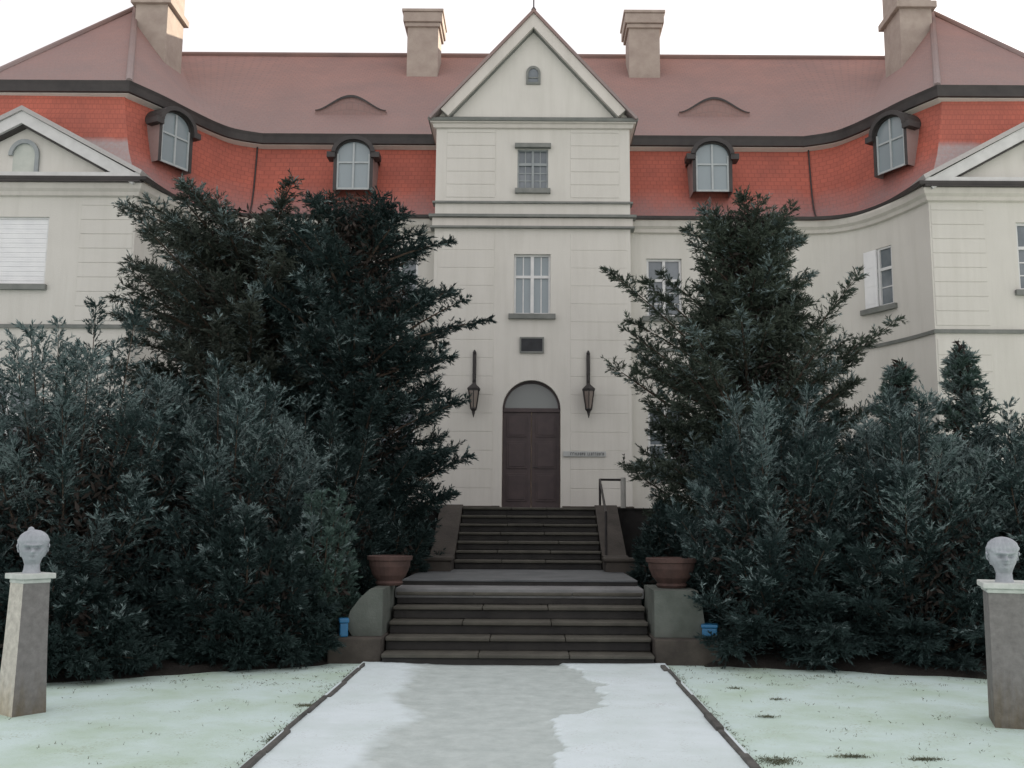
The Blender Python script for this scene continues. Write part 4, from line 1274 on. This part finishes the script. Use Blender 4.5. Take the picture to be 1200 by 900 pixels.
# left side
tall_tree('yew_tree', -4.95, 17.0, 6.95, prof_fn([(0, 1.6), (.3, 2.0), (.6, 2.2), (.85, 2.2), (1, 2.0)]),
          'wide dark evergreen tree behind the frosted shrubs, touching the left wing', 11, 270, DP, .10, ntw=115, core_n=7000)
tall_tree('yew_tree', -2.95, 16.2, 7.0, prof_fn([(0, 1.2), (.25, 1.65), (.5, 1.6), (.75, 1.5), (.9, 1.25), (1, .7)]),
          'tall near black evergreen tree left of the front door', 12, 205, DK, .06, ntw=105, core_n=6000, top_sparse=.3,
          extra=[((-2.4, 16.0, 4.5), (-.66, 15.9, 4.98), .32, 90, .04), ((-2.2, 16.0, 4.7), (-1.02, 15.9, 5.35), .2, 35, .04),
                 ((-2.4, 16.0, 6.0), (-1.35, 15.9, 6.3), .3, 60, .04), ((-2.4, 15.8, 3.0), (-1.05, 15.6, 3.6), .35, 80, .03), ((-2.3, 15.8, 2.0), (-1.0, 15.6, 2.7), .42, 100, .03),
                 ((-2.3, 15.8, 1.6), (-1.25, 15.5, 2.1), .42, 100, .03), ((-2.5, 15.8, 4.0), (-1.3, 15.7, 4.3), .4, 90, .03)])
shrub('juniper_shrub', -5.75, 12.5, 4.35, 2.1, 1.9, 'large blue grey frosted juniper at the far left behind the slender pillar', 21, 150, BL, .6, ntw=100, core_n=6000)
shrub('juniper_shrub', -3.95, 13.0, 3.75, 1.4, 1.5, 'frosted juniper between the far left juniper and the steps', 22, 120, BL, .36, ntw=100, core_n=5000)
shrub('juniper_shrub', -3.4, 11.95, 1.75, 1.0, .72, 'low dark juniper at the foot of the frosted ones, left of the steps', 23, 80, DK, .06, ntw=85, core_n=3500, rad=.4)
shrub('juniper_shrub', -5.3, 10.9, 1.15, 1.25, .6, 'lowest dark juniper spreading at the bed edge behind the slender pillar', 27, 70, DK, .08, ntw=80, core_n=2500, rad=.35)
shrub('yew_shrub', -2.35, 15.5, 2.35, .85, .7, 'dark low yew bush leaning over the left cheek wall of the upper steps', 25, 70, DK, .03, ntw=85, core_n=3000, rad=.4, group='dark yew bushes beside the upper steps')
shrub('yew_shrub', 2.2, 15.4, 2.0, .7, .7, 'dark low yew bush beside the right cheek wall of the upper steps', 26, 60, DK, .03, ntw=85, core_n=2500, rad=.4, group='dark yew bushes beside the upper steps')
shrub('juniper_shrub', -3.1, 14.4, 3.5, 1.15, 1.0, 'dark juniper filling the gap between the frosted shrubs and the near black tree', 28, 90, DK, .12, ntw=95, core_n=4000)
shrub('thuja_shrub', -2.66, 12.62, 2.2, .52, .46, 'small rounded green thuja left of the terracotta bowl', 24, 60, TH, .15, ntw=70, rad=.26, core_n=1200, spray=(.035, .07))
# right side
tall_tree('conifer_tree', 3.82, 17.0, 7.1, prof_fn([(0, 1.6), (.25, 1.95), (.38, 2.1), (.46, 2.4), (.54, 1.95), (.63, 1.15), (.7, .98), (.9, .95), (1, .8)]),
          'olive green conifer with narrow top and ragged side branches right of the door', 31, 255, OL, .12, ntw=100, core_n=7500, top_sparse=.1, rise=(.1, .6),
          extra=[((3.2, 16.8, 4.3), (1.30, 16.4, 5.95), .42, 150, .05), ((3.0, 16.8, 3.9), (1.55, 16.3, 4.9), .30, 60, .05), ((3.0, 16.6, 3.6), (1.75, 16.3, 4.2), .35, 90, .1),
                 ((3.4, 16.8, 5.0), (2.2, 16.5, 5.9), .35, 90, .05), ((3.3, 16.8, 4.6), (1.9, 16.4, 5.75), .4, 110, .08), ((3.2, 16.8, 4.2), (1.6, 16.4, 5.1), .36, 90, .08), ((4.4, 16.8, 4.2), (5.6, 16.4, 5.9), .45, 130, .12), ((4.6, 16.6, 3.7), (6.2, 16.2, 5.1), .4, 100, .15),
                 ((3.0, 16.4, 2.0), (1.75, 15.9, 2.6), .45, 110, .1), ((3.0, 16.4, 2.8), (2.2, 16.0, 3.3), .35, 90, .1)])
shrub('juniper_shrub', 3.2, 13.0, 3.5, 1.45, 1.5, 'dark blue green juniper right of the steps, nearest the right bowl', 41, 115, BL, flat=.22, frost=.34, ntw=100, core_n=4500)
shrub('juniper_shrub', 4.8, 12.7, 3.35, 1.5, 1.6, 'broad frosted juniper in the middle of the right hand mass', 42, 115, BL, flat=.22, frost=.40, ntw=100, core_n=4500)
shrub('juniper_shrub', 6.5, 12.7, 3.4, 1.5, 1.8, 'frosted juniper behind the broad right pillar', 43, 105, BL, flat=.22, frost=.42, ntw=95, core_n=4500)
tall_tree('thuja_tree', 6.65, 15.0, 4.4, prof_fn([(0, .8), (.4, .75), (.75, .45), (1, .08)]), 'slim pointed thuja rising against the right wing wall', 44, 80, TH, .3, ntw=65, rad=.3, core_n=900, group='young pointed evergreens at right')
tall_tree('thuja_tree', 5.75, 15.2, 4.15, prof_fn([(0, .8), (.4, .7), (.75, .42), (1, .08)]), 'shorter pointed thuja left of the slim one below the curved wall', 45, 70, TH, .4, ntw=65, rad=.3, core_n=900, group='young pointed evergreens at right')
